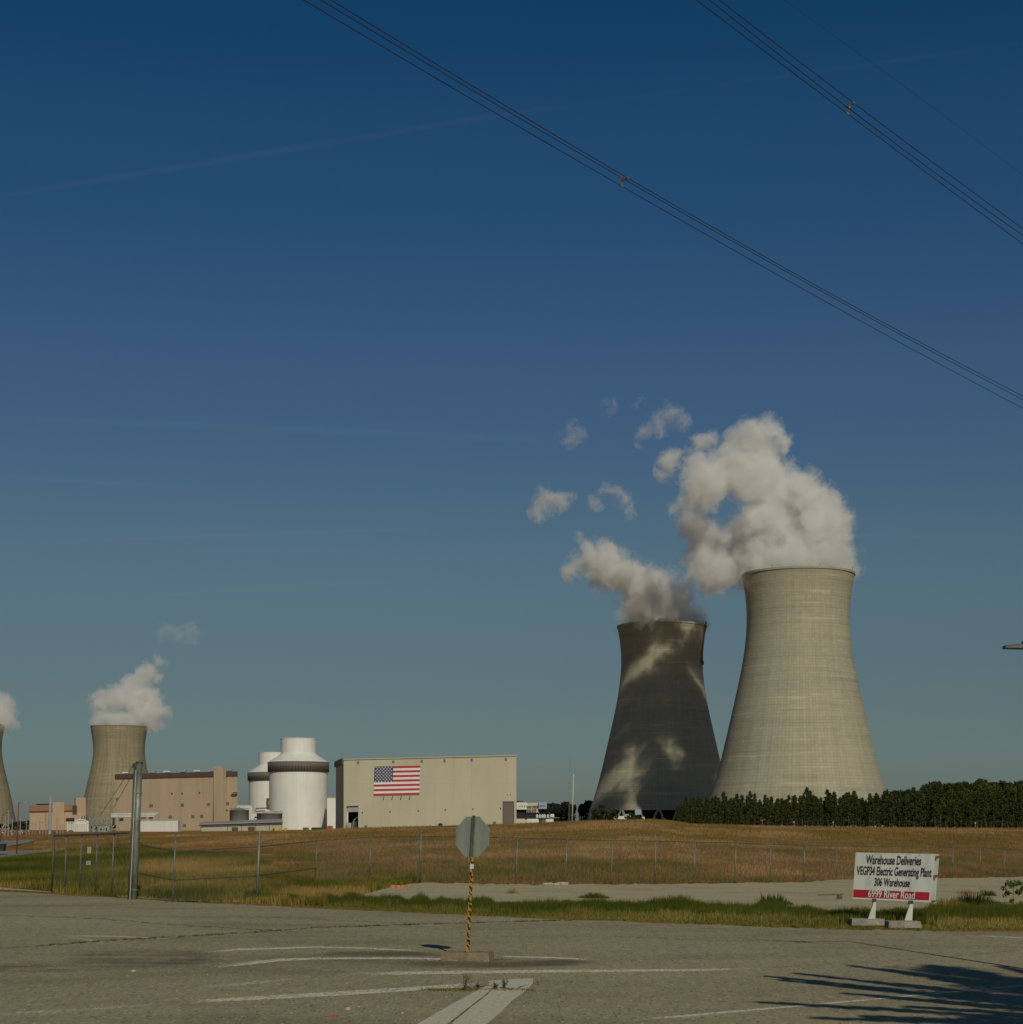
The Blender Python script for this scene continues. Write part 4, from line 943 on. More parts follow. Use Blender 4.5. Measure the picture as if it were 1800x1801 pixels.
# dark pole with lamp arm on the left, second brown pole
def lamp_pole(name, label, px, yt, yb, D, r, mat, armpx):
    a = P(px - 1.5, yb, D); a.z = min(a.z, zs(a.x, D)) - .2; b = P(px + 2.5, yt, D)
    t = thing(name, a, label, 'light pole')
    MB().tube([a, b], r, 10, r * .75).build('pole', mat, t, smooth=True)
    m = MB(); m.tube([b - Vector((0, 0, .12)), P(px + armpx, yt + 1, D)], .03, 6); m.build('arm', mat, t)
    e = P(px + armpx, yt + 1, D); MB().obox(e, (.22, 0, 0), (0, .1, 0), (0, 0, .05)).build('lamp_head', M['grey'], t)
lamp_pole('light_pole', 'dark wooden light pole with thin lamp arm beside the inner road at far left', 30.5, 1411, 1498, 182, .075, M['rust'], 15)
lamp_pole('light_pole', 'short brown light pole at the very left edge of the photo', 2.0, 1431.5, 1486, 300, .09, M['rust'], 12)
# dark bin at left edge
t = thing('waste_bin', P(-2, 1497.5, 178), 'black box-like bin on the inner road at the left edge', 'bin')
D_ = 178; m = MB(); m.hexa([P(-14, 1497, D_), P(5.6, 1497, D_), P(5.6, 1497, D_) + Vector((0, .9, 0)), P(-14, 1497, D_) + Vector((0, .9, 0))], [P(-15, 1486, D_), P(6.4, 1486, D_), P(6.4, 1486, D_) + Vector((0, 1, 0)), P(-15, 1486, D_) + Vector((0, 1, 0))]); m.build('body', M['black'], t)
m = MB(); m.obox(P(-4.3, 1485, D_) + Vector((0, .5, 0)), (.68, 0, 0), (0, .55, 0), (0, 0, .05)); m.build('lid', M['black'], t)

# --- office building, trailers right of the warehouse
D_ = 1120; s_ = D_ / F
t = thing('office_building', P(935, 1448, D_), 'white multi-storey office building with rows of dark windows right of the warehouse', 'building')
def pbox(x0, x1, y0, y1, D, dep, mat, nm, par):
    a = P(x0, y1, D); b = P(x1, y0, D); return MB().box((a.x, D, a.z), (b.x, D + dep, b.z)).build(nm, mat, par)
pbox(909, 927, 1411.2, 1424, D_, 20, M['whitep'], 'wall', t)
pbox(926, 948.5, 1412.4, 1429.2, D_ + 2, 20, M['cream'], 'wall', t)
pbox(948, 962.2, 1411.0, 1423, D_ - 1, 20, M['blue'], 'wall', t)
pbox(909, 958, 1424.2, 1450, D_ + 3, 18, M['dark'], 'ground_floor', t)
for x0, n, yy in [(913.2, 4, 1417.4), (926.3, 4, 1417.4), (937.6, 4, 1417), (949.5, 4, 1416.4), (926.4, 4, 1423.6), (937.4, 3, 1423.2)]:
    for k in range(n):
        xx = x0 + k * 3.0 if x0 < 920 else x0 + k * 2.6
        o = pbox(xx, xx + 1.3, yy, yy + 2.2, D_ - (1.3 if x0 > 948 else .3), .3 if x0 <= 925 or x0 > 948 else 2.2, M['glass'], 'window', t)
for nm, cat, lab, x0, x1, y0, y1, mat in [
    ('site_trailer', 'trailer', 'long cream site trailer against the right end of the warehouse', 904.5, 925, 1440.2, 1448.6, M['cream']),
    ('white_tent', 'tent', 'low white tarpaulin-covered stacks beside the cream trailer', 926, 948, 1440.4, 1447.5, M['whitep']),
    ('site_trailer', 'trailer', 'white trailer right of the tarpaulin stacks', 960, 974, 1440.8, 1447.2, M['whitep']),
    ('storage_crate', 'crate', 'dull purple crate between tarpaulins and white trailer', 952, 960, 1442, 1447, M['door']),
    ('water_tank_trailer', 'tank', 'white tank raised above the trailers, right of the office building', 968, 975, 1432, 1437.4, M['whitep'])]:
    small(nm, cat, lab, x0, x1, y0, y1, 860, mat, 3)
t = thing('pipe_rack', P(960, 1440, 900), 'row of small white vessels on a dark rack below the office building', 'pipe rack')
pbox(943, 984, 1438.2, 1439, 900, 2, M['grey'], 'beam', t)
for k, px in enumerate((945, 950, 954.6, 958.5, 964)):
    c_ = P(px, 1438.2, 901); MB().lathe(c_, [(0, .55), (1.1, .6), (1.7, .3), (1.8, .01)], 10).build('vessel', M['whitep'], t)
for px in (944, 958, 971, 983): pbox(px, px + .7, 1439, 1449, 900, .3, M['black'], 'post', t)
# thin poles
a = P(1006.6, 1446, 560); b = P(1009.4, 1361.5, 560)
t = thing('utility_pole', a, 'tall slim pale pole standing alone between warehouse and shaded tower', 'pole')
MB().tube([a, b], .26, 10, .14).build('shaft', M['cream'], t, smooth=True)
m = MB(); m.obox(P(1009.2, 1365, 560), (.5, 0, 0), (0, .1, 0), (0, 0, .1)); m.obox(P(1009, 1372, 560), (.3, 0, 0), (0, .1, 0), (0, 0, .1)); m.build('bracket', M['grey'], t)
a = P(1001.6, 1446, 1150); b = P(1003, 1329, 1150)
t = thing('lattice_mast', a, 'very thin lattice radio mast just left of the tall slim pole', 'mast')
m = MB()
for dx, dy in ((-.4, 0), (.4, 0), (0, .6)): m.tube([a + Vector((dx, dy, 0)), b + Vector((dx * .4, dy * .4, 0))], .06, 4)
m.build('lattice', M['grey'], t)
for yy in (1378, 1385, 1395): MB().lathe(P(1002.2, yy, 1150), [(0, .5), (1.0, .5)], 8).build('dish', M['grey'], t)
# equipment under the shaded tower
for nm, lab, x0, x1, y0, y1, mat in [('pump_house', 'pale blue-white unit between the legs of the shaded tower', 1117, 1128, 1423.5, 1433, M['blue']),
    ('pump_house', 'long white unit at the foot of the shaded tower, left of the blue one', 1080, 1102, 1435.5, 1441, M['whitep']),
    ('pump_house', 'small bright white box on the grass at the foot of the shaded tower', 1129, 1134, 1437, 1441.4, M['whitep']),
    ('pump_house', 'low grey unit near the shaded tower legs', 1098, 1110, 1432, 1440, M['equip'])]:
    small(nm, 'equipment', lab, x0, x1, y0, y1, 1180, mat, 4)

# ================================================================== TREES
def leafset(n, gen, size, seed, aspect=1.0):
    r = np.random.default_rng(seed); c, tint = gen(r, n); n = len(c)
    d1 = r.normal(size=(n, 3)); d1 /= np.linalg.norm(d1, axis=1)[:, None]; d2 = np.cross(d1, r.normal(size=(n, 3))); d2 /= np.linalg.norm(d2, axis=1)[:, None]
    s = size * (.6 + .8 * r.random((n, 1))); 
    v = np.stack([c - d1 * s, c + d1 * s, c + d2 * s * 1.4 * aspect], 1).reshape(-1, 3); return v, tint
def tri_mesh(name, v, tint, mat):
    n = len(v) // 3; me = bpy.data.meshes.new(name); me.vertices.add(3 * n); me.vertices.foreach_set('co', v.astype(np.float32).ravel())
    me.loops.add(3 * n); me.loops.foreach_set('vertex_index', np.arange(3 * n, dtype=np.int32)); me.polygons.add(n)
    me.polygons.foreach_set('loop_start', np.arange(0, 3 * n, 3, dtype=np.int32)); me.update(calc_edges=True)
    at = me.attributes.new('tint', 'FLOAT', 'FACE'); at.data.foreach_set('value', tint.astype(np.float32)); me.materials.append(mat)
    return me
def pine_gen(Hh, Rr, low=.12, ncl=46):
    def f(r, n):
        t = low + (1 - low) * (np.arange(ncl) / ncl) ** .9; ang = r.random(ncl) * 6.283; rad = Rr * (1 - t) ** .75 * (.55 + .5 * r.random(ncl)) + .1
        cx = np.stack([np.cos(ang) * rad * .8, np.sin(ang) * rad * .8, t * Hh + r.normal(size=ncl) * .15], 1)
        k = r.integers(0, ncl, n); rr = (.30 + .5 * (1 - t[k]))[:, None] * .62
        a = r.random((n, 1)) ; c = cx[k] * np.concatenate([a * .6 + .4, a * .6 + .4, np.ones((n, 1))], 1) + r.normal(size=(n, 3)) * rr * np.array([.75, .75, .5])
        c[:, 2] += (np.linalg.norm(c[:, :2], axis=1)) * .12
        c[:, 2] = np.minimum(c[:, 2], Hh)
        top = r.random(max(20, n // 30)); cc = np.stack([r.normal(size=len(top)) * .1, r.normal(size=len(top)) * .1, Hh * (.93 + .1 * top)], 1)
        c = np.vstack([c, cc]); tint = np.clip(.35 + .3 * r.random(len(c)) + .35 * (np.concatenate([r.random(ncl)[k], np.ones(len(top)) * .8]) - .3), 0, 1); return c, tint
    return f
def round_gen(Hh, Rr, ncl=26, low=.35):
    def f(r, n):
        cx = r.normal(size=(ncl, 3)); cx /= np.linalg.norm(cx, axis=1)[:, None]; cx *= (.45 + .55 * r.random((ncl, 1))); hh = Hh * (1 - low) / 2
        cx = cx * np.array([Rr, Rr, hh]) + np.array([0, 0, Hh - hh]); k = r.integers(0, ncl, n); rs = (.22 + .16 * r.random(ncl)) * Rr
        q = r.normal(size=(n, 3)); q /= np.linalg.norm(q, axis=1)[:, None]; c = cx[k] + q * (r.random((n, 1)) ** .4) * rs[k][:, None]
        return c, np.clip(.25 + .5 * r.random(ncl)[k] + .3 * (r.random(n) - .5), 0, 1)
    return f
def make_tree(name, label, cat, Hh, gen, n, size, mat, tr, seed, group, loc, limbs=5):
    t = thing(name, loc, label, cat, group); r = random.Random(seed)
    v, tint = leafset(n, gen, size, seed); me = tri_mesh('crown', v, tint, mat); o = bpy.data.objects.new('crown', me); COL.objects.link(o); o.parent = t
    m = MB(); m.tube([(0, 0, -.3), (r.uniform(-.1, .1), r.uniform(-.1, .1), Hh * .5), (0, 0, Hh * .93)], tr, 6, tr * .2)
    for k in range(limbs):
        z = Hh * r.uniform(.3, .8); a = r.random() * 6.28; q = Hh * .14; m.tube([(0, 0, z), (q * math.cos(a), q * math.sin(a), z + q * .4)], tr * .35, 4, tr * .1)
    m.build('trunk', M['wood'], t, world=False); return t
pg = 'pines of the dense row below the towers'
protos = []
for k in range(6):
    Hh = [8.6, 9.2, 7.9, 9.6, 8.3, 8.9][k]
    protos.append((make_tree('pine_tree', 'young dark green pine in the dense row below the big sunlit tower', 'tree', Hh, pine_gen(Hh, 1.75 + .15 * (k % 3)), 1500, .17, M['needles'], .13, 30 + k, pg, (0, 0, 0)), Hh))
kid = {p[0].name: children(p[0]) for p in protos}
rowtop = [(1180, 1424), (1190, 1412), (1215, 1401), (1240, 1400), (1300, 1397), (1370, 1396), (1420, 1392), (1480, 1392), (1540, 1391), (1560, 1389), (1620, 1388), (1700, 1386), (1900, 1384)]
first = set(); rp = random.Random(5); cnt = 0
for rowi, D_ in enumerate((505, 512, 519, 526)):
    px = 1192 + rowi * 3
    while px < 1830:
        D = D_ + rp.uniform(-1.5, 1.5); x = (px - CX) / F * D; z0 = zs(x, D) - .1
        ztop = HH + (YH - IP(px, rowtop)) / F * D; proto, Hh = protos[rp.randrange(6)]
        h = (ztop - z0) * rp.uniform(.74, .96) * (1.0 if rp.random() > .15 else 1.14); sc = h / Hh
        lab = 'young dark green pine in the dense row below the big sunlit tower' if 1255 < px < 1552 else ('young dark pine in the row in front of the shaded tower' if px <= 1255 else 'young dark green pine in the row right of the big sunlit tower')
        if proto.name not in first:
            first.add(proto.name); proto.location = (x, D, z0); proto.rotation_euler = (0, 0, rp.random() * 6.28); proto.scale = (sc,) * 3; proto['label'] = lab
        else: fast_copy(proto, kid[proto.name], (x, D, z0), rp.random() * 6.28, sc, lab, pg)
        px += rp.uniform(9.5, 15.5); cnt += 1
# bright broadleaf trees standing among and above the pines, dark old wood behind
bl = make_tree('broadleaf_tree', 'bright green broadleaf tree among the pines right of the big tower', 'tree', 11, round_gen(11, 4.4), 3200, .24, M['leaves'], .2, 77, 'broadleaf trees at the right', (0, 0, 0)); blk = children(bl)
for k, (px, yt, D) in enumerate([(1735, 1381, 516), (1778, 1388, 514), (1655, 1396, 512), (1625, 1400, 510), (1700, 1392, 514), (1800, 1383, 522)]):
    x = (px - CX) / F * D; z0 = zs(x, D); sc = (HH + (YH - yt) / F * D - z0) / 11.3
    if k == 0: bl.location = (x, D, z0); bl.scale = (sc,) * 3
    else: fast_copy(bl, blk, (x, D, z0), k * 1.7, sc)
og = 'tall old trees behind the pine row at the right'
op = [make_tree('old_pine_tree', 'tall dark round-crowned tree behind the pine row at the right edge', 'tree', 20, round_gen(20, 5.5, 22, .45), 2600, .42, M['needles'], .3, 90 + k, og, (0, 0, 0)) for k in range(3)]
opk = {p.name: children(p) for p in op}; used = set()
otop = [(1555, 1392), (1580, 1386), (1600, 1388), (1615, 1384), (1630, 1382), (1642, 1369), (1652, 1368), (1664, 1375), (1700, 1374), (1715, 1371), (1730, 1368), (1760, 1370), (1800, 1369), (2000, 1370)]
for rowi, D_ in enumerate((640, 662)):
    px = 1562 + rowi * 8
    while px < 1835:
        D = D_ + rp.uniform(-5, 5); x = (px - CX) / F * D; z0 = zs(x, D); pr = op[rp.randrange(3)]; sc = (HH + (YH - IP(px, otop)) / F * D - z0) / 20.6 * rp.uniform(.93, 1.0)
        if pr.name not in used: used.add(pr.name); pr.location = (x, D, z0); pr.scale = (sc,) * 3
        else: fast_copy(pr, opk[pr.name], (x, D, z0), rp.random() * 6.28, sc)
        px += rp.uniform(11, 19)
# small trees at the foot of the shaded tower
for k, (px, yt, D, wd) in enumerate([(1048, 1424, 1000, 3.0), (1058, 1416, 1010, 3.6), (1067, 1417, 1005, 3.4), (1077, 1419, 1010, 3.2), (1113, 1430, 1000, 2.8), (1123, 1434, 1000, 2.6)]):
    x = (px - CX) / F * D; z0 = zs(x, D); h = HH + (YH - yt) / F * D - z0
    make_tree('cedar_tree', ['dark bushy tree at the left foot of the shaded tower', 'dark green bush between the legs of the shaded tower'][k > 3], 'tree', h, round_gen(h, wd * 1.15, 18, .05), 1300, .42, M['needles'], .2, 120 + k, 'bushy trees at the foot of the shaded tower', (x, D, z0), 2)
x = (1166 - CX) / F * 900; z0 = zs(x, 900); make_tree('small_tree', 'small bright green tree in front of the shaded tower base', 'tree', 5.2, round_gen(5.2, 1.7, 12, .05), 900, .25, M['leaves'], .12, 140, None, (x, 900, z0), 2)
# distant woods: masses nobody could count
def wood(name, label, x0, x1, yt, D, depth, n, size, seed, bumps=22, mat=None):
    r = np.random.default_rng(seed); xa, xb = (x0 - CX) / F * D, (x1 - CX) / F * D; ztop = HH + (YH - yt) / F * D
    nc = int((xb - xa) / bumps * 4) + 4; cx = r.uniform(xa, xb, nc); cy = D + r.random(nc) * depth; cz = (ztop) * (.80 + .2 * r.random(nc)); rad = bumps * (.2 + .16 * r.random(nc))
    k = r.integers(0, nc, n); q = r.normal(size=(n, 3)); q /= np.linalg.norm(q, axis=1)[:, None]; u = r.random(n)
    c = np.stack([cx[k] + q[:, 0] * rad[k], cy[k] + q[:, 1] * rad[k], cz[k] - rad[k] + q[:, 2] * rad[k]], 1)
    low = u < .45; c[low, 2] = 2 + r.random(low.sum()) * (cz[k][low] - 2)
    v, tint = leafset(n, lambda rr, nn: (c, np.clip(.2 + .5 * r.random(nc)[k] + .3 * r.random(n), 0, 1)), size, seed + 1)
    me = tri_mesh(name, v, tint, mat or M['farleaf']); o = bpy.data.objects.new(name, me); COL.objects.link(o); o.location = (0, 0, 0)
    tag(o, label, 'wood', kind='stuff'); return o
wood('distant_wood', 'dark wood behind the office building, between warehouse and shaded tower', 885, 1290, 1408.5, 1620, 60, 60000, 1.1, 200, 13, M['farleaf'])
wood('distant_wood', 'low dark far-off wood along the horizon behind the plant', -900, 2700, 1444, 3300, 150, 70000, 2.6, 210, 30)
wood('distant_wood', 'dark wood behind the switchyard, left of the peach building', 20, 56, 1443, 1500, 40, 5000, 1.0, 220, 18)
wood('distant_wood', 'dense dark wood carrying on beyond the right edge of the photo', 1832, 2500, 1374, 640, 70, 26000, .7, 230, 12, M['needles'])

# ------------------------------------------------------------------ far security fence in front of pines
def gz(px, D): x = (px - CX) / F * D; return x, zs(x, D)
t = thing('security_fence', (gz(1380, 470)[0], 470, gz(1380, 470)[1]), 'thin far fence of slim posts in front of the pine row', 'fence')
lst = []
for k in range(52):
    px = 1376 + k * 9.0; D = 470; x, z0 = gz(px, D); lst.append((x, D, z0 + 2.2))
    MB().tube([(x, D, z0 - .1), (x, D, z0 + 2.35)], .035, 5).build('post', M['galvd'], t)
MB().tube(lst, .012, 4).build('top_wire', M['galvd'], t)
MB().tube([(a, b, c - .9) for a, b, c in lst], .008, 4).build('middle_wire', M['galvd'], t)
for k, px in enumerate((1397, 1466, 1716)):
    x, z0 = gz(px, 468); m = MB(); m.lathe((x, 468, z0 + 1.5), [(0, .05), (.06, .17), (.22, .2), (.36, .12), (.4, .01)], 12); m.tube([(x, 468, z0 - .1), (x, 468, z0 + 1.5)], .03, 5)
    o = m.build('marker_ball', M['whitep'], None, (x, 468, z0)); tag(o, ['round white marker on a thin stake, leftmost along the pine row', 'round white marker on a thin stake near the right side of the big tower', 'round white marker on a thin stake far right along the pine row'][k], 'marker', 'white markers along the pine row')
x, z0 = gz(1340, 480); m = MB(); m.tube([(x, 480, z0), (x + .3, 480, z0 + 2.2)], .05, 5); 
for k in range(5): m.tube([(x + .2, 480, z0 + 1.4 + k * .18), (x + .2 + random.uniform(-1, 1), 480, z0 + 2.0 + k * .15)], .05, 4)
o = m.build('dead_branch', M['orange'], None, (x, 480, z0)); tag(o, 'rust-coloured dead young tree in front of the pine row', 'dead tree')

# ================================================================== CHAIN-LINK FENCE
def mesh_mat():
    m = NT('chain_link_fabric'); uv = m.n('ShaderNodeUVMap').outputs[0]; sp = m.n('ShaderNodeSeparateXYZ'); m.l(uv, sp.inputs[0])
    a = m.math('FRACT', m.math('ADD', sp.outputs[0], sp.outputs[1])); b = m.math('FRACT', m.math('SUBTRACT', sp.outputs[0], sp.outputs[1]))
    w_ = m.math('MAXIMUM', m.math('LESS_THAN', a, .065), m.math('LESS_THAN', b, .065))
    m.b.inputs['Base Color'].default_value = (.12, .12, .105, 1); m.b.inputs['Metallic'].default_value = .1; m.b.inputs['Roughness'].default_value = .6; m.l(w_, m.b.inputs['Alpha']); return m.m
M['mesh'] = mesh_mat()
def fabric(parent, A0, A1, B0, B1, name='mesh_fabric'):
    """A0 bottom / A1 top at one end, B0/B1 at the other"""
    o = MB().add([A0, B0, B1, A1], [(0, 1, 2, 3)]).build(name, M['mesh'], parent); ul = o.data.uv_layers.new(name='UVMap')
    L_ = (Vector(B0) - Vector(A0)).length / .055; Hh = (Vector(A1) - Vector(A0)).length / .055
    for l, uvv in zip(o.data.polygons[0].loop_indices, [(0, 0), (L_, 0), (L_, Hh), (0, Hh)]): ul.data[l].uv = uvv
posts = [(741, 739.5, 1471, 1552), (824.5, 823, 1472.4, 1556), (910.8, 907.3, 1473.8, 1556.5), (998, 994, 1476.6, 1556), (1077.6, 1075.3, 1478.5, 1556.5), (1154, 1152.5, 1479.5, 1556), (1223, 1221, 1481.3, 1554.9), (1294.8, 1293, 1482.7, 1554), (1356.3, 1355, 1485, 1553), (1415.8, 1414.5, 1487, 1552.4), (1472.6, 1471.4, 1488.2, 1551.5), (1529, 1528.4, 1489, 1550), (1583.4, 1583, 1489.6, 1549), (1631.2, 1631, 1490, 1548), (1677, 1676, 1490.6, 1547), (1725, 1724.6, 1491.5, 1545.5), (1767, 1766, 1493.6, 1543.5), (1806, 1805, 1494.4, 1542.6), (1842, 1841, 1495, 1542)]
cf = thing('chain_link_fence', (-4.8, 90, .15), 'long galvanised chain-link fence with angled barbed-wire arms along the gravel path', 'fence')
tops = []; bots = []; arms = []
for i, (xt, xb, yt, yb) in enumerate(posts):
    D = IP(xb, FENCE); b = P(xb, yb, D); b.z = min(b.z, zs(b.x, D) + .03); tp = P(xt, yt, D); tops.append(tp); bots.append(b)
    r_ = .042 if i == 0 else .032
    top2 = tp + (Vector((0, 0, .52)) if i == 0 else Vector((0, 0, .04)))
    po = MB().tube([b - Vector((0, 0, .1)), top2], r_, 8).build('post', M['galvp'], cf, smooth=True)
    if i > 0:
        e = tp + Vector((.26, -.05, .36)); MB().tube([tp + Vector((0, 0, .02)), e], .016, 5).build('barb_arm', M['galvp'], cf); arms.append((tp, e))
    else: arms.append((tp, top2))
for a, b in zip(tops[:-1], tops[1:]): MB().tube([a, b], .021, 6).build('top_rail', M['galvd'], cf)
MB().tube([P(741, 1514, IP(741, FENCE)), P(824, 1515, IP(824, FENCE))], .02, 6).build('brace_rail', M['galvp'], cf)
for q in (.35, .65, .97):
    MB().tube([a[0].lerp(a[1], q) for a in arms], .0035, 4).build('barbed_wire', M['galvd'], cf)
for i in range(len(posts) - 1): fabric(cf, bots[i] + Vector((0, .03, .03)), tops[i] + Vector((0, .03, 0)), bots[i + 1] + Vector((0, .03, .03)), tops[i + 1] + Vector((0, .03, 0)))
# return section on the left, towards the gate
lf = thing('chain_link_fence', G(451, 1589), 'short dark-railed chain-link fence section bending towards the tall steel pole', 'fence')
LP = [(247, 243, 1485.6, 1583, .03, 74.0), (308, 304, 1498.2, 1587, .036, 69.6), (456, 451.5, 1489.3, 1588.5, .05, 68.5), (557.5, 554, 1479, 1558, .03, 90), (653, 648.5, 1472.5, 1552, .034, 91.2), (741, 739.5, 1471.2, 1552, .03, 90.4)]
tt_, bb_ = [], []
for i, (xt, xb, yt, yb, r_, D) in enumerate(LP):
    b = P(xb, yb, D); tp = P(xt, yt, D); tt_.append(tp); bb_.append(b)
    if i in (0, 5): continue
    ext = {1: 1463.5, 2: 1462.5}.get(i)
    te = P(xt + (.9 if ext else 0), ext, D) if ext else tp + Vector((0, 0, .03))
    MB().tube([b - Vector((0, 0, .12)), te], r_, 10).build('post', M['galv'] if i == 2 else M['galvp'], lf, smooth=True)
    if i > 2: MB().tube([tp, tp + Vector((.22, 0, .5 if i == 3 else .42))], .017, 5).build('barb_arm', M['galvd'], lf)
mids = [P(247, 1536.8, 74), P(307, 1548.6, 69.6), P(454, 1540.5, 68.5), P(555.5, 1527, 90)]
for i in range(5): MB().tube([tt_[i], tt_[i + 1]], .022, 6).build('top_rail', M['galvd'], lf)
for i in range(3): MB().tube([mids[i], mids[i + 1]], .024, 6).build('middle_rail', M['galvd'], lf)
for i in range(5): fabric(lf, bb_[i] + Vector((0, .02, .03)), tt_[i] + Vector((0, .02, 0)), bb_[i + 1] + Vector((0, .02, .03)), tt_[i + 1] + Vector((0, .02, 0)))
MB().tube([P(289, 1589, 69.3), P(303, 1577, 69.6)], .02, 5).build('stay_bar', M['galvd'], lf)
# sliding gate
gt = thing('sliding_gate', G(160, 1573), 'chain-link sliding gate with two small white notices, left of the tall steel pole', 'gate')
def GP(px, py, off=0): D = np.interp(px, [92, 228], [81.0, 75.2]) + off; return P(px, py, D)
MB().tube([GP(95, 1470), GP(228, 1465.4)], .040, 8).build('top_rail', M['galvd'], gt)
MB().tube([GP(95, 1567), GP(226, 1577.5)], .040, 8).build('bottom_rail', M['galvd'], gt)
for k, (xt, xb, yt, yb) in enumerate([(95.2, 91, 1463, 1567.5), (117, 113.5, 1469.5, 1569), (143.6, 140, 1468.6, 1571), (171.4, 167.5, 1467.6, 1573.5), (200.6, 196, 1466.6, 1575.5)]):
    MB().tube([GP(xb, yb), GP(xt, yt)], .034 if k else .045, 8).build('upright', M['galvd'] if k == 0 else M['galvp'], gt, smooth=True)
fabric(gt, GP(92, 1567, .05), GP(95, 1470, .05), GP(226, 1577.5, .05), GP(228, 1465.4, .05))
for nm, lab, x0, x1, y0, y1 in [('upper', 'taller plain white notice, upper of the two on the gate', 154.0, 160.6, 1490, 1500.8), ('lower', 'squarer white notice with grey print, lower of the two on the gate', 152.0, 159.6, 1514.6, 1521.6)]:
    t = thing('notice_sign', GP(x0, y1, -.1), lab, 'sign', 'notices on the gate')
    a = [GP(x0 - .4, y1, -.08), GP(x1 - .4, y1, -.08), GP(x1, y0, -.08), GP(x0, y0, -.08)]; MB().hexa(a, [q - Vector((0, .012, 0)) for q in a]).build('panel', M['whitep'], t)
    m = MB(); nl = 4
    for k in range(nl):
        yy = y0 + (y1 - y0) * (.2 + .62 * k / (nl - 1)); a = [GP(x0 + 1.2, yy + .45, -.095), GP(x1 - 1.2, yy + .45, -.095), GP(x1 - 1.2, yy - .35, -.095), GP(x0 + 1.2, yy - .35, -.095)]; m.hexa(a, [q - Vector((0, .004, 0)) for q in a])
    m.build('print', M['grey'], t)
# tall steel pole with companion conduit
D_ = 72.4; b0 = P(235.1, 1583, D_); b0.z = -.1; t0 = P(245.3, 1339.5, D_)
sp_ = thing('steel_pole', b0, 'thick weathered galvanised steel pole rising beside the sliding gate', 'pole')
MB().tube([b0, b0.lerp(t0, .5), t0], .142, 20, .140).build('shaft', M['galv'], sp_, smooth=True)
for y_ in (1341.5, 1394, 1441.5, 1478, 1562):
    f_ = (1583 - y_) / (1583 - 1339.5); c_ = b0.lerp(t0, f_); dn = (t0 - b0).normalized()
    MB().tube([c_ - dn * .035, c_ + dn * .035], .158, 20).build('clamp_band', M['galv'] if y_ != 1341.5 else M['galvd'], sp_)
    if y_ != 1341.5: MB().obox(c_ + Vector((-.20, 0, 0)), (.07, 0, 0), (0, .03, 0), (0, 0, .03)).build('bracket', M['galv'], sp_)
q0 = P(226.0, 1584, D_ - .15); q0.z = -.1; q1 = P(237.3, 1342, D_ - .15)
cp = thing('conduit_post', q0, 'slim dark post clamped to the left side of the thick steel pole', 'post')
MB().tube([q0, q1], .045, 10).build('shaft', M['galvd'], cp, smooth=True)
MB().tube([q0 + Vector((.07, -.06, 0)), q1 + Vector((.06, -.06, -.3))], .014, 6).build('cable', M['whitep'], cp)
MB().obox(q1 + Vector((-.07, 0, -.12)), (.03, 0, 0), (0, .03, 0), (0, 0, .09)).build('insulator', M['black'], cp)
for k, (a, b) in enumerate([((235, 1345), (178, 1432)), ((233, 1362), (200, 1421))]):
    A_ = P(a[0], a[1], D_); B_ = P(b[0], b[1], 900); pts = []
    for i in range(25): q = i / 24; pts.append(A_.lerp(B_, q) + Vector((0, 0, -4.0 * q * (1 - q) * (8 + 5 * k))))
    # straight sight line: keep the sag small near the pole
    pts = [A_.lerp(B_, i / 24) for i in range(25)]
    o = MB().tube(pts, .012, 5, .12).build('service_cable', M['wire'], None, A_); tag(o, ['upper thin cable running from the steel pole top down to the transformers', 'lower thin cable running from the steel pole down to the transformers'][k], 'cable')

# ================================================================== POWER LINES
def quad_line(p):
    P3 = [P(*q) for q in p]; d = [0, (P3[1] - P3[0]).length, (P3[2] - P3[0]).length]
    pts = []
    for s_ in np.linspace(-30, d[2] + 35, 48):
        c = Vector()
        for i in range(3):
            wgt = 1.0
            for j in range(3):
                if j != i: wgt *= (s_ - d[j]) / (d[i] - d[j])
            c += P3[i] * wgt
        pts.append(c)
    return pts
lines = {1: [[(583, 0, 53), (1104.3, 312.7, 68), (1800, 696.5, 102)], [(565, 0, 53), (1090.7, 310.6, 68), (1800, 703, 102)], [(535, 0, 53), (1094.0, 327.3, 68), (1800, 718, 102)]],
         2: [[(1266, 0, 53.4), (1502.4, 181.0, 61.3), (1800, 402, 74.8)], [(1249, 0, 53.4), (1489.5, 187.4, 61.3), (1800, 414, 74.8)], [(1226, 0, 53.4), (1491, 199.5, 61.3), (1800, 429, 74.8)]]}
nm = ['upper', 'middle', 'lower']; bd_ = {1: 'left', 2: 'right'}
for b in (1, 2):
    for k, ln in enumerate(lines[b]):
        pts = quad_line(ln); o = MB().tube(pts, .0155, 6).build('power_cable', M['wire'], None, pts[0]); tag(o, '%s cable of the three-wire overhead bundle on the %s of the sky' % (nm[k], bd_[b]), 'cable', 'overhead power cables')
pts = quad_line([(1380, 0, 67.8), (1600, 158, 75.5), (1800, 308, 85.3)]); o = MB().tube(pts, .006, 5).build('power_cable', M['wire'], None, pts[0]); tag(o, 'single hair-thin wire above the right cable bundle, top right corner', 'cable', 'overhead power cables')
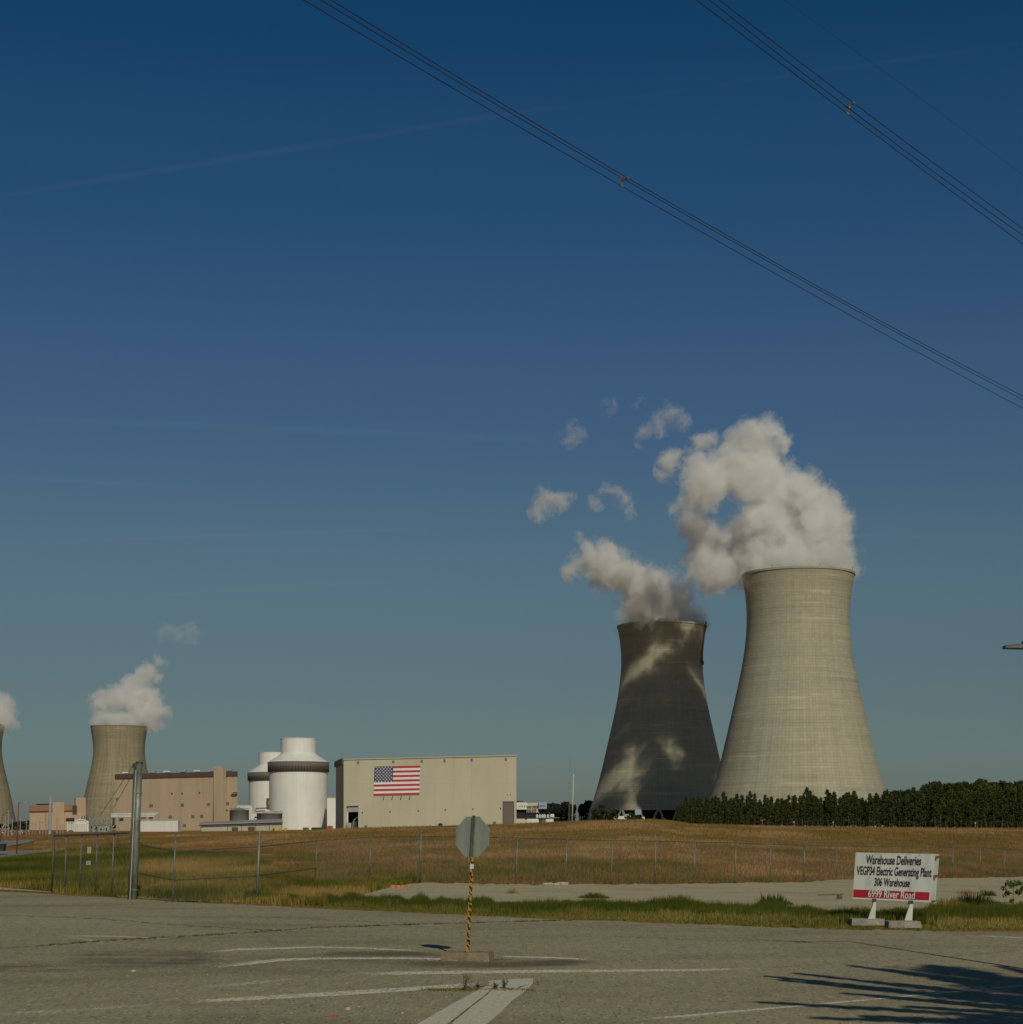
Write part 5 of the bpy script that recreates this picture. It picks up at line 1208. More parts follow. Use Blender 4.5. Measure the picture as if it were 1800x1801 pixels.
for b in (1, 2):
    q = [P(*lines[b][k][1]) for k in range(3)]; c = (q[0] + q[1] + q[2]) / 3
    t = thing('cable_spacer', c, 'metal three-armed spacer clamping the %s overhead cable bundle' % bd_[b], 'cable spacer', 'cable spacers')
    for k in range(3):
        MB().tube([c, q[k]], .035, 6, .022).build('arm', M['rust'], t); dl = (P(*lines[b][k][2]) - P(*lines[b][k][0])).normalized()
        MB().tube([q[k] - dl * .09, q[k] + dl * .09], .042, 8).build('clamp', M['galv'], t)
    MB().lathe(c, [(-.05, .03), (-.03, .07), (.03, .07), (.05, .03)], 10).build('hub', M['galvd'], t)
# street lamp whose head reaches into the right edge
D_ = 34; hd = P(1768, 1138, D_); bs = Vector((P(1905, 1138, D_).x, D_, 0))
t = thing('street_lamp', bs, 'dark flat lamp head reaching in from the right edge of the sky', 'street lamp')
m = MB(); m.tube([bs, Vector((bs.x, D_, hd.z + .1))], .08, 12, .05); m.build('pole', M['galvd'], t, smooth=True)
m = MB(); m.tube([Vector((bs.x, D_, hd.z + .12)), P(1800, 1134, D_)], .035, 8); m.build('arm', M['galvd'], t)
m = MB(); a = P(1766, 1138.6, D_); b = P(1806, 1138.4, D_)
m.hexa([a + Vector((0, -.12, -.028)), b + Vector((0, -.16, -.035)), b + Vector((0, .16, -.035)), a + Vector((0, .12, -.028))], [a + Vector((0, -.10, .03)), b + Vector((0, -.13, .062)), b + Vector((0, .13, .062)), a + Vector((0, .10, .03))]); m.build('lamp_head', M['black'], t, bevel=.012)
c_ = P(1800.5, 1132, D_); MB().lathe(c_ - Vector((0, 0, .03)), [(0, .035), (.07, .035), (.08, .01)], 10).build('photocell', M['black'], t)

# ================================================================== STOP SIGN (seen from behind)
D_ = 38.5; sgn = thing('stop_sign', (P(823.5, 1672, D_).x, D_, 0), 'octagonal traffic sign seen from behind on a black and yellow striped post', 'sign')
bx_ = P(823, 1674, 38.45); tx_ = P(834.5, 1436, 38.45)
post_dir = (tx_ - bx_).normalized()
yaw = R(34); nrm = Vector((-math.sin(yaw), -math.cos(yaw), 0)); rt = Vector((math.cos(yaw), -math.sin(yaw), 0))     # sign back faces the viewer, turned
up = (post_dir - nrm * post_dir.dot(nrm)).normalized()
oc = P(830.7, 1472.0, 38.51); rad_ = .457 * 1.0824 / 1.0
def octo(c, r, off, th, name, mat, par):
    a = [c + nrm * off + rt * (r * math.cos(R(22.5 + 45 * k))) + up * (r * math.sin(R(22.5 + 45 * k))) for k in range(8)]
    return MB().hexa(a, [q + nrm * th for q in a]).build(name, mat, par)
def aluminium():
    m = NT('weathered_sign_back'); v = m.coord(); n1 = m.noise(m.mapping(v, (2, 2, .4)), 2.2, 5, .6); n2 = m.noise(v, 40, 3)
    c = m.ramp(n1, [(.3, (.27, .30, .25)), (.7, (.40, .42, .34))]); c = m.mul(c, m.ramp(n2, [(.3, (.9,) * 3), (.7, (1.05,) * 3)])); m.base(c)
    m.b.inputs['Metallic'].default_value = .25; m.b.inputs['Roughness'].default_value = .5; return m.m
M['alu'] = aluminium()
octo(oc, rad_, -.01, .004, 'plate', M['alu'], sgn)
octo(oc, rad_, -.0155, .004, 'white_border', M['flagwhite'], sgn); octo(oc, rad_ * .95, -.0185, .002, 'red_face', M['flagred'], sgn)
def tape():
    m = NT('black_yellow_tape'); v = m.coord(); sp = m.n('ShaderNodeSeparateXYZ'); m.l(v, sp.inputs[0]); nz_ = m.noise(v, 9, 3)
    s_ = m.math('ADD', m.math('MULTIPLY', sp.outputs[2], 6.2), m.math('MULTIPLY', sp.outputs[0], 9.0)); s_ = m.math('ADD', s_, m.math('MULTIPLY', nz_, 2.8))
    f_ = m.math('GREATER_THAN', m.math('FRACT', s_), .50); n2 = m.noise(v, 30, 4, .7)
    c = m.mul((.028, .03, .034), (.62, .34, .015), f_, 'MIX'); c = m.mul(c, m.ramp(n2, [(.3, (.75,) * 3), (.7, (1.1,) * 3)])); m.base(c); m.b.inputs['Roughness'].default_value = .45; return m.m
M['tape'] = tape()
def chan(p0, p1, hw, dep, name, mat, par):
    ax = rt * hw; ay = nrm * dep; c = (p0 + p1) / 2; return MB().obox(c, ax, ay, (p1 - p0) / 2).build(name, mat, par)
mid_ = bx_.lerp(tx_, .70)
foot = bx_.copy(); foot.z = .20
chan(foot, mid_, .030, .024, 'taped_post', M['tape'], sgn)
off_ = nrm * .035
m = MB(); c0 = mid_ + off_ * .2; c1 = tx_ + post_dir * .02 + off_ * .2
m.obox((c0 + c1) / 2, rt * .032, nrm * .006, (c1 - c0) / 2); m.obox((c0 + c1) / 2 - rt * .029 + nrm * .018, rt * .003, nrm * .018, (c1 - c0) / 2); m.obox((c0 + c1) / 2 + rt * .029 + nrm * .018, rt * .003, nrm * .018, (c1 - c0) / 2)
m.build('channel_post', M['galvp'], sgn)
m = MB()
for k in range(26):
    c_ = c0.lerp(c1, (k + .5) / 26) + nrm * .0075; m.obox(c_, rt * .008, nrm * .0015, up * .009)
m.build('post_hole', M['dark'], sgn)
wp = bx_.lerp(tx_, .63); chan(wp - post_dir * .055, wp + post_dir * .055, .033, .027, 'white_tape', M['flagwhite'], sgn)
# concrete block base
ba = R(11); ux = Vector((math.cos(ba), math.sin(ba) * -1, 0)); uy = Vector((math.sin(ba), math.cos(ba), 0)); c_ = Vector((P(822.5, 1690, 38.5).x, 38.50, 0))
m = MB(); hx, hy, hz = .565, .30, .20; bot = [c_ - ux * hx - uy * hy, c_ + ux * hx - uy * hy, c_ + ux * hx + uy * hy, c_ - ux * hx + uy * hy]
m.hexa(bot, [c_ + (q - c_) * .955 + Vector((0, 0, hz)) for q in bot]); o = m.build('concrete_base', M['block'], sgn)
sb = o.modifiers.new('sub', 'SUBSURF'); sb.subdivision_type = 'SIMPLE'; sb.levels = sb.render_levels = 4
tx = bpy.data.textures.new('chips', 'CLOUDS'); tx.noise_scale = .09; ds = o.modifiers.new('chips', 'DISPLACE'); ds.texture = tx; ds.strength = .03; ds.mid_level = .6; bv = o.modifiers.new('bevel', 'BEVEL'); bv.width = .012; bv.limit_method = 'ANGLE'

# ================================================================== DELIVERY SIGN
D_ = 53.2
TL, TR, BR, BL = P(1505.6, 1499.4, 53.6), P(1645.8, 1502.2, 52.6), P(1638.2, 1587.2, 52.6), P(1500.4, 1581.2, 53.6)
ds_ = thing('delivery_sign', (P(1572, 1630, 52.5).x, 52.5, 0), 'white and red warehouse delivery sign board tilted on two white legs beside the road', 'sign')
ex = (TR - TL).normalized(); ey = (TL - BL).normalized(); en = ex.cross(ey).normalized()
if en.y > 0: en = -en
def SP(u, v, off=0): return TL.lerp(TR, u).lerp(BL.lerp(BR, u), v) + en * off
def squad(m, u0, v0, u1, v1, off, th): a = [SP(u0, v1, off), SP(u1, v1, off), SP(u1, v0, off), SP(u0, v0, off)]; m.hexa(a, [q + en * th for q in a])
def signwhite(nm_, col):
    m = NT(nm_); v = m.coord(); n1 = m.noise(m.mapping(v, (1, 1, .3)), 2.5, 5, .6); m.base(m.mul(m.ramp(n1, [(.3, (.74, .73, .70)), (.55, (1.0, 1.0, 1.0)), (.7, (1.03,) * 3)]), col)); m.b.inputs['Roughness'].default_value = .5; return m.m
M['sw'] = signwhite('sign_white', (.56, .575, .53)); M['sr'] = signwhite('sign_red', (.38, .008, .022)); M['sk'] = signwhite('sign_black', (.018, .018, .022)); M['pw'] = signwhite('leg_white', (.60, .60, .53))
m = MB(); squad(m, 0, 0, 1, 1, 0, .012); m.build('panel', M['sw'], ds_)
m = MB(); squad(m, .0045, .795, .972, .965, .0135, .002); m.build('red_band', M['sr'], ds_)
def text(body, u, v, hgt, wid, mat, off):
    cu = bpy.data.curves.new('t', 'FONT'); cu.body = body; cu.align_x = 'CENTER'; cu.align_y = 'CENTER'; cu.offset = .020; cu.extrude = .0; cu.resolution_u = 4
    tmp = bpy.data.objects.new('t', cu); COL.objects.link(tmp); dg = bpy.context.evaluated_depsgraph_get(); me = bpy.data.meshes.new_from_object(tmp.evaluated_get(dg)); bpy.data.objects.remove(tmp)
    co = np.array([v_.co for v_ in me.vertices]); mn, mxx = co.min(0), co.max(0); sx = wid / (mxx[0] - mn[0]); sy = hgt
    cxx = (mn[0] + mxx[0]) / 2; o0 = SP(u, v, off); org = ORI[ds_.name]
    for vv in me.vertices:
        vv.co = SP(u + (vv.co.x - cxx) * sx / wS, v - vv.co.y * sy / ((TL - BL).length), off) - org
    me.materials.append(mat); o = bpy.data.objects.new('lettering', me); COL.objects.link(o); o.parent = ds_; return o
wS = (TR - TL).length
text('Warehouse Deliveries', .490, .158, .385, wS * .695, M['sk'], .030)
text('VEGP34 Electric Generating Plant', .505, .395, .375, wS * .945, M['sk'], .030)
text('306 Warehouse', .493, .625, .355, wS * .450, M['sk'], .030)
text('6999 River Road', .495, .878, .325, wS * .595, M['sw'], .032)
for u, v in [(.012, .04), (.17, .03), (.38, .03), (.64, .03), (.81, .04), (.985, .04), (.007, .48), (.975, .48), (.45, .48), (.02, .955)]:
    m = MB(); c_ = SP(u, v, .013); m.obox(c_, ex * .008, ey * .008, en * .004); m.build('bolt', M['sk'], ds_)
# second board set back, its edge showing right of the first
a2 = [P(1637.5, 1586.5, 53.0), P(1645.8, 1590.2, 53.2), P(1653.4, 1503.4, 53.2), P(1645.3, 1502.0, 53.0)]
MB().hexa([q + Vector((0, .02, 0)) for q in a2], [q + Vector((0, .05, 0)) for q in a2]).build('back_panel', M['sw'], ds_)
for (x_, y_, r_) in [(1648.8, 1506.5, 4.3), (1646.3, 1540.0, 4.2), (1642.0, 1584.6, 3.8)]:
    c_ = P(x_, y_, 52.95) ; n_ = 12; a_ = [c_ + ex * (r_ / 57 * math.cos(t_)) + ey * (r_ / 57 * math.sin(t_)) for t_ in np.linspace(math.pi * .95, 2.1 * math.pi, n_)]
    MB().hexa(a_, [q + en * .006 for q in a_]).build('dark_patch', M['rust'], ds_)
for k, (xa, xb, yt, xc, xd, yb) in enumerate([(1534.2, 1541.6, 1587, 1527, 1540.2, 1618), (1598, 1606.6, 1590.5, 1591, 1605.2, 1621)]):
    Dk = 53.0 - k * .5
    a_ = [P(xc, yb, Dk), P(xd, yb, Dk), P(xb, yt, Dk), P(xa + 3.2, yt, Dk)]
    MB().hexa(a_, [q + Vector((0, .10, 0)) for q in a_]).build('leg', M['pw'], ds_)
    m = MB(); a_ = [P(xa, yt + .5, Dk + .05), P(xb, yt + .5, Dk + .05), P(xb + .5, yt - 6, Dk + .12), P(xa + 1, yt - 6, Dk + .12)]; m.hexa(a_, [q + Vector((0, .06, 0)) for q in a_]); m.build('bracket', M['sk'], ds_)
for k, (x0, x1, yt, yb) in enumerate([(1499.6, 1558, 1616.0, 1627.6), (1564.7, 1622, 1620.4, 1631.6)]):
    Df = F * HH / (yb - YH); a = P(x0, yb, Df); b = P(x1, yb, Df); h = (yb - yt) * Df / F * .93
    m = MB(); bot = [Vector((a.x, a.y + .10, -.02)), Vector(((a.x + b.x) / 2 - .06, a.y - .06, -.02)), Vector((b.x, b.y + .02, -.02)), Vector((b.x, b.y + .65, -.02)), Vector((a.x, a.y + .72, -.02))]
    cc = sum(bot, Vector()) / 5; m.hexa(bot, [cc + (q - cc) * .97 + Vector((0, 0, h + .02)) for q in bot]); m.build('footing', M['footing'], ds_, bevel=.012)

# ================================================================== GRASS AND PLANTS
def blades(name, x, y, h, wdt, mat, label, tintb, seed, lean=.25, zoff=0.0):
    r = np.random.default_rng(seed); n = len(x); z = zg(x, y) + zoff - .03
    a = r.random(n) * 6.283; dx, dy = np.cos(a) * wdt / 2, np.sin(a) * wdt / 2; la = r.random(n) * 6.283; ll = h * lean * r.random(n)
    v = np.empty((n, 3, 3)); v[:, 0] = np.stack([x - dx, y - dy, z], 1); v[:, 1] = np.stack([x + dx, y + dy, z], 1); v[:, 2] = np.stack([x + np.cos(la) * ll, y + np.sin(la) * ll, z + h], 1)
    me = tri_mesh(name, v.reshape(-1, 3), np.clip(tintb + (r.random(n) - .5) * .5, 0, 1), mat); o = bpy.data.objects.new(name, me); COL.objects.link(o); tag(o, label, 'grass', kind='stuff'); return o
def scatter(n, p0, p1, lo, hi, seed):
    r = np.random.default_rng(seed); p = r.uniform(p0, p1, n); a = r.random(n); l = IP(p, lo); h = IP(p, hi); D = l + (h - l) * a; return (p - CX) / F * D, D, p, a
VL = [(p, d + .25) for p, d in EDGE]
# green verge strip
lo = VL; hi = [(430, 71), (560, 69.5), (700, 69.0), (800, 66.8), (900, 65.3), (1100, 66.5), (1200, 67.2), (1300, 64.6), (1500, 60.6), (1650, 62.5), (1800, 72), (2200, 76)]
x, y, p, a = scatter(230000, 430, 2150, lo, hi, 1)
D0 = IP(p, lo); bump_ = 5.0 * np.exp(-((p - 1195) / 22) ** 2) + 4.5 * np.exp(-((p - 1358) / 26) ** 2) + 4.0 * np.exp(-((p - 1045) / 30) ** 2); y2 = y + a * (bump_ + (fbm(p * .05, p * 0 + 2, 4) - .5) * 6.5); x = x * y2 / y; y = y2
cl = fbm(x * .9, y * .9, 4); hgt = (.16 + .42 * cl) * np.clip(a * 3.2, .18, 1) * (.6 + .6 * RNG.random(len(x))) * np.where(a > .97, .8, 1)
hgt *= np.where((p > 1250) | (p < 640), 1.05, .95); hgt = np.where((p > 1470) & (p < 1650) & (y < 53.4), hgt * .25, hgt); hgt = np.where(a > .8, hgt * (1 - (a - .8) * 3), hgt)
tn = .22 + .55 * (fbm(x * .25 + 9, y * .5, 3) - .35) + np.where(a < .28, .42, 0) + np.where(p > 1640, .12, 0)
keep = (RNG.random(len(x)) < np.clip(.25 + 2.2 * fbm(x * .5, y * 1.1 + 4, 4) - .35, .12, 1)) | (a > .3)
blades('verge_grass', x[keep], y[keep], hgt[keep], .022, M['grass_green'], 'green verge grass with yellowed edge between road and gravel path', tn[keep], 2)
# bank on the left
x, y, p, a = scatter(230000, -150, 735, VL, [(-150, 190), (0, 180), (90, 215), (240, 215), (330, 165), (430, 150), (500, 96), (560, 91), (735, 91)], 3)
ok = ~((p > 575) & (y < IP(p, GH) - .6 + (fbm(p * .08, y * .3, 3) - .5) * 3)) ; gsel = (fbm(x * .12, y * .07, 4)); 
ontrack = (p < 118) & (YH + F * (HH - zg(x, y)) / y < 1511.5 - p * .12)
dens = RNG.random(len(x)) < np.clip(1.25 - (y - 75) / 190, .25, 1)
k_ = ok & ~ontrack & dens & ~((p < 95) & (y < 86.5)) | (ok & (RNG.random(len(x)) < .03) & ~ontrack)
rowq = YH + F * (HH - zg(x, y)) / y
br = np.clip(1.5 - np.abs(rowq - 1530) / 12, 0, 1) * np.clip((p - 225) / 40, 0, 1)
tn = .28 + 1.5 * (gsel - .45) + br * .50 + np.clip((rowq - 1545) / 30, 0, .3) * (fbm(x * .3, y * .3, 3) > .5)
blades('bank_grass', x[k_], y[k_], ((.20 + .35 * fbm(x, y, 3)) * (.6 + .6 * RNG.random(len(x))))[k_], .035, M['grass_left'], 'green and straw-coloured grass on the bank behind the gate', tn[k_], 4)
# field
x, y, p, a = scatter(330000, 480, 2150, [(480, 100), (600, 93), (741, 90.6), (910, 88.7), (1154, 96), (1294, 103), (1415, 112.4), (1472, 116.5), (1631, 128.5), (1767, 141.5), (2150, 165)], [(480, 235), (2150, 250)], 5)
k_ = RNG.random(len(x)) < np.clip(1.3 - (a * 1.25), .14, 1)
gsel = fbm(x * .10, y * .06, 4); rowq = YH + F * (HH - zg(x, y)) / y
tn = .52 + 1.5 * (gsel - .5) + 1.0 * (fbm(x * .5 + 31, y * .22, 3) - .5) - .10 * np.clip((rowq - 1512) / 20, 0, 1) - .12 * (rowq > 1547)
blades('field_grass', x[k_], y[k_], ((.16 + .40 * fbm(x * .35, y * .35, 4) ** 1.6) * (.4 + .8 * RNG.random(len(x))))[k_], .045, M['grass_field'], 'dry brown field grass rising behind the chain-link fence', tn[k_], 6)
x, y, p, a = scatter(150000, 60, 2150, [(60, 190), (2150, 230)], [(60, 345), (2150, 348)], 7)
gsel = fbm(x * .08, y * .035, 4); blades('field_grass', x, y, (.12 + .28 * gsel) * (.5 + RNG.random(len(x))), .07, M['grass_field'], 'short dry grass on the upper slope of the field below the plant', 0.55 + 1.5 * (gsel - .5) + 1.1 * (fbm(x * .3 + 7, y * .09, 4) - .5) - .15 * (p > 950) * (y > 280) * (p < 1300), 8)
# tufts growing on the gravel and at its edge
def tuft(name, label, px, py, h, spread, n, mat, seed, wdt=.02, z=0, cat='plant', group=None, tint=.3):
    g0 = None
    for D in np.linspace(52, 200, 1500):
        xx = (px - CX) / F * D
        if YH + F * (HH - zs(xx, D)) / D <= py: g0 = (xx, D); break
    r = np.random.default_rng(seed); a = r.random(n) * 6.283; q = r.random(n) ** .75 * spread; bxx = g0[0] + np.cos(a) * q; byy = g0[1] + np.sin(a) * q
    hh = h * (.4 + .7 * r.random(n)) * (1 - .85 * (q / spread) ** 1.3); z0 = zs(*g0); v = np.empty((n, 3, 3)); d = r.random(n) * 6.283
    zb_ = zg(bxx, byy) - z0
    v[:, 0] = np.stack([bxx - g0[0] - np.cos(d) * wdt, byy - g0[1] - np.sin(d) * wdt, zb_], 1); v[:, 1] = np.stack([bxx - g0[0] + np.cos(d) * wdt, byy - g0[1] + np.sin(d) * wdt, zb_], 1)
    v[:, 2] = np.stack([bxx - g0[0] + np.cos(a) * hh * .35, byy - g0[1] + np.sin(a) * hh * .35, zb_ + hh], 1)
    me = tri_mesh(name, v.reshape(-1, 3), np.clip(tint + .5 * (r.random(n) - .5), 0, 1), mat); o = bpy.data.objects.new(name, me); COL.objects.link(o); o.location = (g0[0], g0[1], z0); tag(o, label, cat, group); return o
tuft('grass_tuft', 'isolated grass tuft at the front edge of the gravel path, right of the traffic sign', 1045, 1581, .34, .8, 900, M['grass_green'], 41)
tuft('grass_tuft', 'low brownish-green weed mound at the edge of the gravel left of the delivery sign', 1192, 1590, .5, 1.3, 700, M['grass_green'], 42, tint=.6)
tuft('weed_plant', 'spindly weed standing above the verge grass, left of the fallen plank', 1346, 1592, .6, .22, 120, M['leaves'], 43, .03)
tuft('weed_plant', 'bushy weed beside the spindly one above the verge grass', 1366, 1592, .55, .7, 400, M['leaves'], 44, .03)
tuft('dry_brush', 'small brown dry brush on the gravel right of the traffic sign', 902, 1573, .42, .35, 150, M['grass_field'], 45, .012, tint=.5)
tuft('dark_bush', 'dark brownish low bush in the verge right of the delivery sign', 1712, 1600, .8, 1.2, 1500, M['leaves'], 46, .03, tint=.1)
tuft('dark_bush', 'reddish-green weeds in the verge directly right of the delivery sign', 1668, 1603, .65, 1.0, 1100, M['grass_left'], 47, .025, tint=.75)
tuft('weed_plant', 'small weed in the gravel above the right verge', 1740, 1577, .45, .4, 260, M['leaves'], 48, .03)
tuft('dry_brush', 'pale dry stalks beside the gravel at the right', 1700, 1573, .35, .9, 420, M['grass_field'], 49, .014, tint=.9)
tuft('weed_plant', 'tall thin stalk in the gravel near the right edge', 1730, 1572, .75, .18, 40, M['grass_field'], 50, .015, tint=.4)
# leafy shrub at the right edge
def leafy(name, label, px, py, Hh, Rr, n, size, seed, mat, cat='shrub', D=None, ncl=16):
    if D is None: D = F * HH / (py - YH)
    x = (px - CX) / F * D; z0 = zs(x, D); return make_tree(name, label, cat, Hh, round_gen(Hh, Rr, ncl, .1), n, size, mat, .02, seed, None, (x, D, z0), 3)
leafy('leafy_shrub', 'tall leafy green shrub on the gravel edge near the right side', 1783, 1574, 1.15, .42, 500, .05, 61, M['leaves'], D=74)
# weeds in the cracks of the stop bar
def weed(label, px, py, h, seed, n=9):
    b = G(px, py); r = random.Random(seed); t = thing('crack_weed', b, label, 'weed', 'weeds in the pavement'); m = MB(); m2 = MB()
    for k in range(n):
        a = r.random() * 6.28; lx = Vector((math.cos(a), math.sin(a), 0)) * h * r.uniform(.1, .5); tp = b + lx + Vector((0, 0, h * r.uniform(.5, 1))); m.tube([b + lx * .1, tp], .003, 4)
        for j in range(7):
            q = b.lerp(tp, (j + 1.5) / 8.5); aa = r.random() * 6.28; e = Vector((math.cos(aa), math.sin(aa), .6)) * .05; sd = e.cross(Vector((0, 0, 1))).normalized() * .011
            m2.add([q, q + e * .5 + sd, q + e, q + e * .5 - sd], [(0, 1, 2, 3)])
    m.build('stem', M['rust'], t); o = m2.build('leaves', M['leaves'], t); at = o.data.attributes.new('tint', 'FLOAT', 'FACE'); at.data.foreach_set('value', [r.random() for _ in o.data.polygons]); return t
weed('dark upright weed growing from a crack left of the broad white stripe', 818, 1743, .33, 1, 10)
weed('low green weed sprawling in the broad white stripe', 871, 1741, .16, 2, 9)
weed('taller green weed at the right side of the broad white stripe', 887, 1740, .22, 3, 9)
weed('thin reddish weed between the two stripe weeds', 841, 1741, .14, 4, 5)
# dry weeds along the main cracks
pts = [(-40, 1671), (60, 1665), (150, 1658), (240, 1652), (315, 1648.5), (450, 1640), (560, 1632), (690, 1628), (900, 1621.5), (1100, 1617)]
r = np.random.default_rng(9); px = r.uniform(-40, 1050, 4200); keep = fbm(px * .09, px * 0 + .5, 3) > .54; px = px[keep]; py = IP(px, pts) + r.normal(size=len(px)) * .45; D = F * HH / (py - YH)
blades('crack_weeds', (px - CX) / F * D, D, .02 + .05 * r.random(len(px)), .022, M['grass_left'], 'dark low weeds growing along the long pavement crack', np.full(len(px), .45), 10, lean=.8, zoff=.03)
r = np.random.default_rng(19); px = r.uniform(740, 940, 700); py = r.normal(1742, 1.2, 700); D = F * HH / (py - YH)
blades('crack_weeds', (px - CX) / F * D, D, .015 + .03 * r.random(700), .02, M['grass_left'], 'sparse dry weeds beside the broad white stripe', np.full(700, .5), 12, lean=.8, zoff=.03)
# road edge litter of dry grass
x, y, p, a = scatter(26000, -100, 2100, [(q, d - .5) for q, d in EDGE], [(q, d + .5) for q, d in EDGE], 21)
k_ = fbm(x * .8, y * .8, 4) > .47
blades('edge_litter', x[k_], y[k_], (.02 + .09 * RNG.random(len(x)) * np.clip(a * 1.5, .2, 1))[k_], .03, M['grass_field'], 'dry litter and short grass along the ragged road edge', np.full(k_.sum(), .42), 22, lean=.7, zoff=.03)

# stones and pebbles on the road
peb = MB(); r = random.Random(4)
def stone(m, c, s_, sq=.6):
    vs = []; n = 7
    for (z, q) in ((0, .9), (.45, 1.0), (.85, .6)):
        for k in range(n): a = 6.283 * k / n; j = r.uniform(.8, 1.15); vs.append((c.x + s_ * q * j * math.cos(a), c.y + s_ * q * j * math.sin(a), c.z + s_ * z * sq * 1.5))
    fs = [tuple(range(n))[::-1], tuple(range(2 * n, 3 * n))] + [(i * n + k, i * n + (k + 1) % n, (i + 1) * n + (k + 1) % n, (i + 1) * n + k) for i in range(2) for k in range(n)]
    m.add(vs, fs)
M['stone'] = simple('pale_pebble', (.46, .42, .33), .9, scale=9)
for k in range(420):
    px = r.uniform(0, 1800) if k % 3 else r.gauss(520, 260); py = 1640 + 165 * r.random() ** .8; 
    if py < 1660 and r.random() < .7: continue
    stone(peb, G(px, py), r.choice([.006, .008, .010, .015]) * r.uniform(.7, 1.2))
o = peb.build('pebbles', M['stone'], None, (0, 0, 0)); tag(o, 'scattered pale pebbles lying on the asphalt', 'pebbles', kind='stuff')
for lab, px, py, s_ in [('largest pale stone on the asphalt, below the long white line left of the stripe', 612, 1776, .055), ('small pale stone on the asphalt near the largest one', 708, 1783, .03), ('bright small pebble between stone and stripe', 631, 1772, .022), ('pale flat stone on the asphalt at lower left', 235, 1709, .05)]:
    m = MB(); stone(m, G(px, py), s_); tag(m.build('stone', M['stone'], None, G(px, py)), lab, 'stone', 'loose stones on the road')
m = MB(); c_ = G(587, 1789); m.obox(c_ + Vector((0, 0, .012)), (.07, .01, 0), (0, .035, 0), (0, 0, .01)); tag(m.build('litter_scrap', M['red'], None, c_, bevel=.004), 'dark red scrap of litter on the asphalt near the bottom edge', 'litter')
# debris on the gravel
def terr(px, py):
    for D in np.linspace(52, 200, 3000):
        x = (px - CX) / F * D
        if YH + F * (HH - zs(x, D)) / D <= py: return Vector((x, D, zs(x, D)))
m = MB(); c_ = terr(703, 1563); rr_ = random.Random(2)
for k in range(7): stone(m, c_ + Vector((rr_.uniform(-.4, .4), rr_.uniform(-.4, .4), 0)), rr_.uniform(.08, .2), .8)
tag(m.build('clay_lump', M['orange'], None, c_), 'orange lump of clay on the gravel left of the traffic sign', 'clay')
m = MB(); c_ = terr(976, 1557)
for k in range(9): stone(m, c_ + Vector((-.5 + k * .13, rr_.uniform(-.15, .15), 0)), rr_.uniform(.10, .24), .6)
tag(m.build('rubble', M['stone'], None, c_), 'pale concrete rubble at the foot of the fence right of the traffic sign', 'rubble')
c_ = terr(1475, 1583); c_.z += .0
t = thing('fallen_plank', c_, 'dark plank lying across a low stump on the gravel, left of the delivery sign', 'plank')
a, b = P(1440, 1574.5, c_.y), P(1484, 1573.0, c_.y)
m = MB(); m.obox((a + b) / 2, (b - a) / 2, (0, .07, 0), (0, 0, .02)); m.build('plank', M['wood'], t)
m = MB(); m.lathe(c_ + Vector((.05, 0, 0)), [(0, .10), (.1, .13), (.22, .12), (.26, .02)], 10); m.build('stump', M['wood'], t)
for k in range(2):
    pass

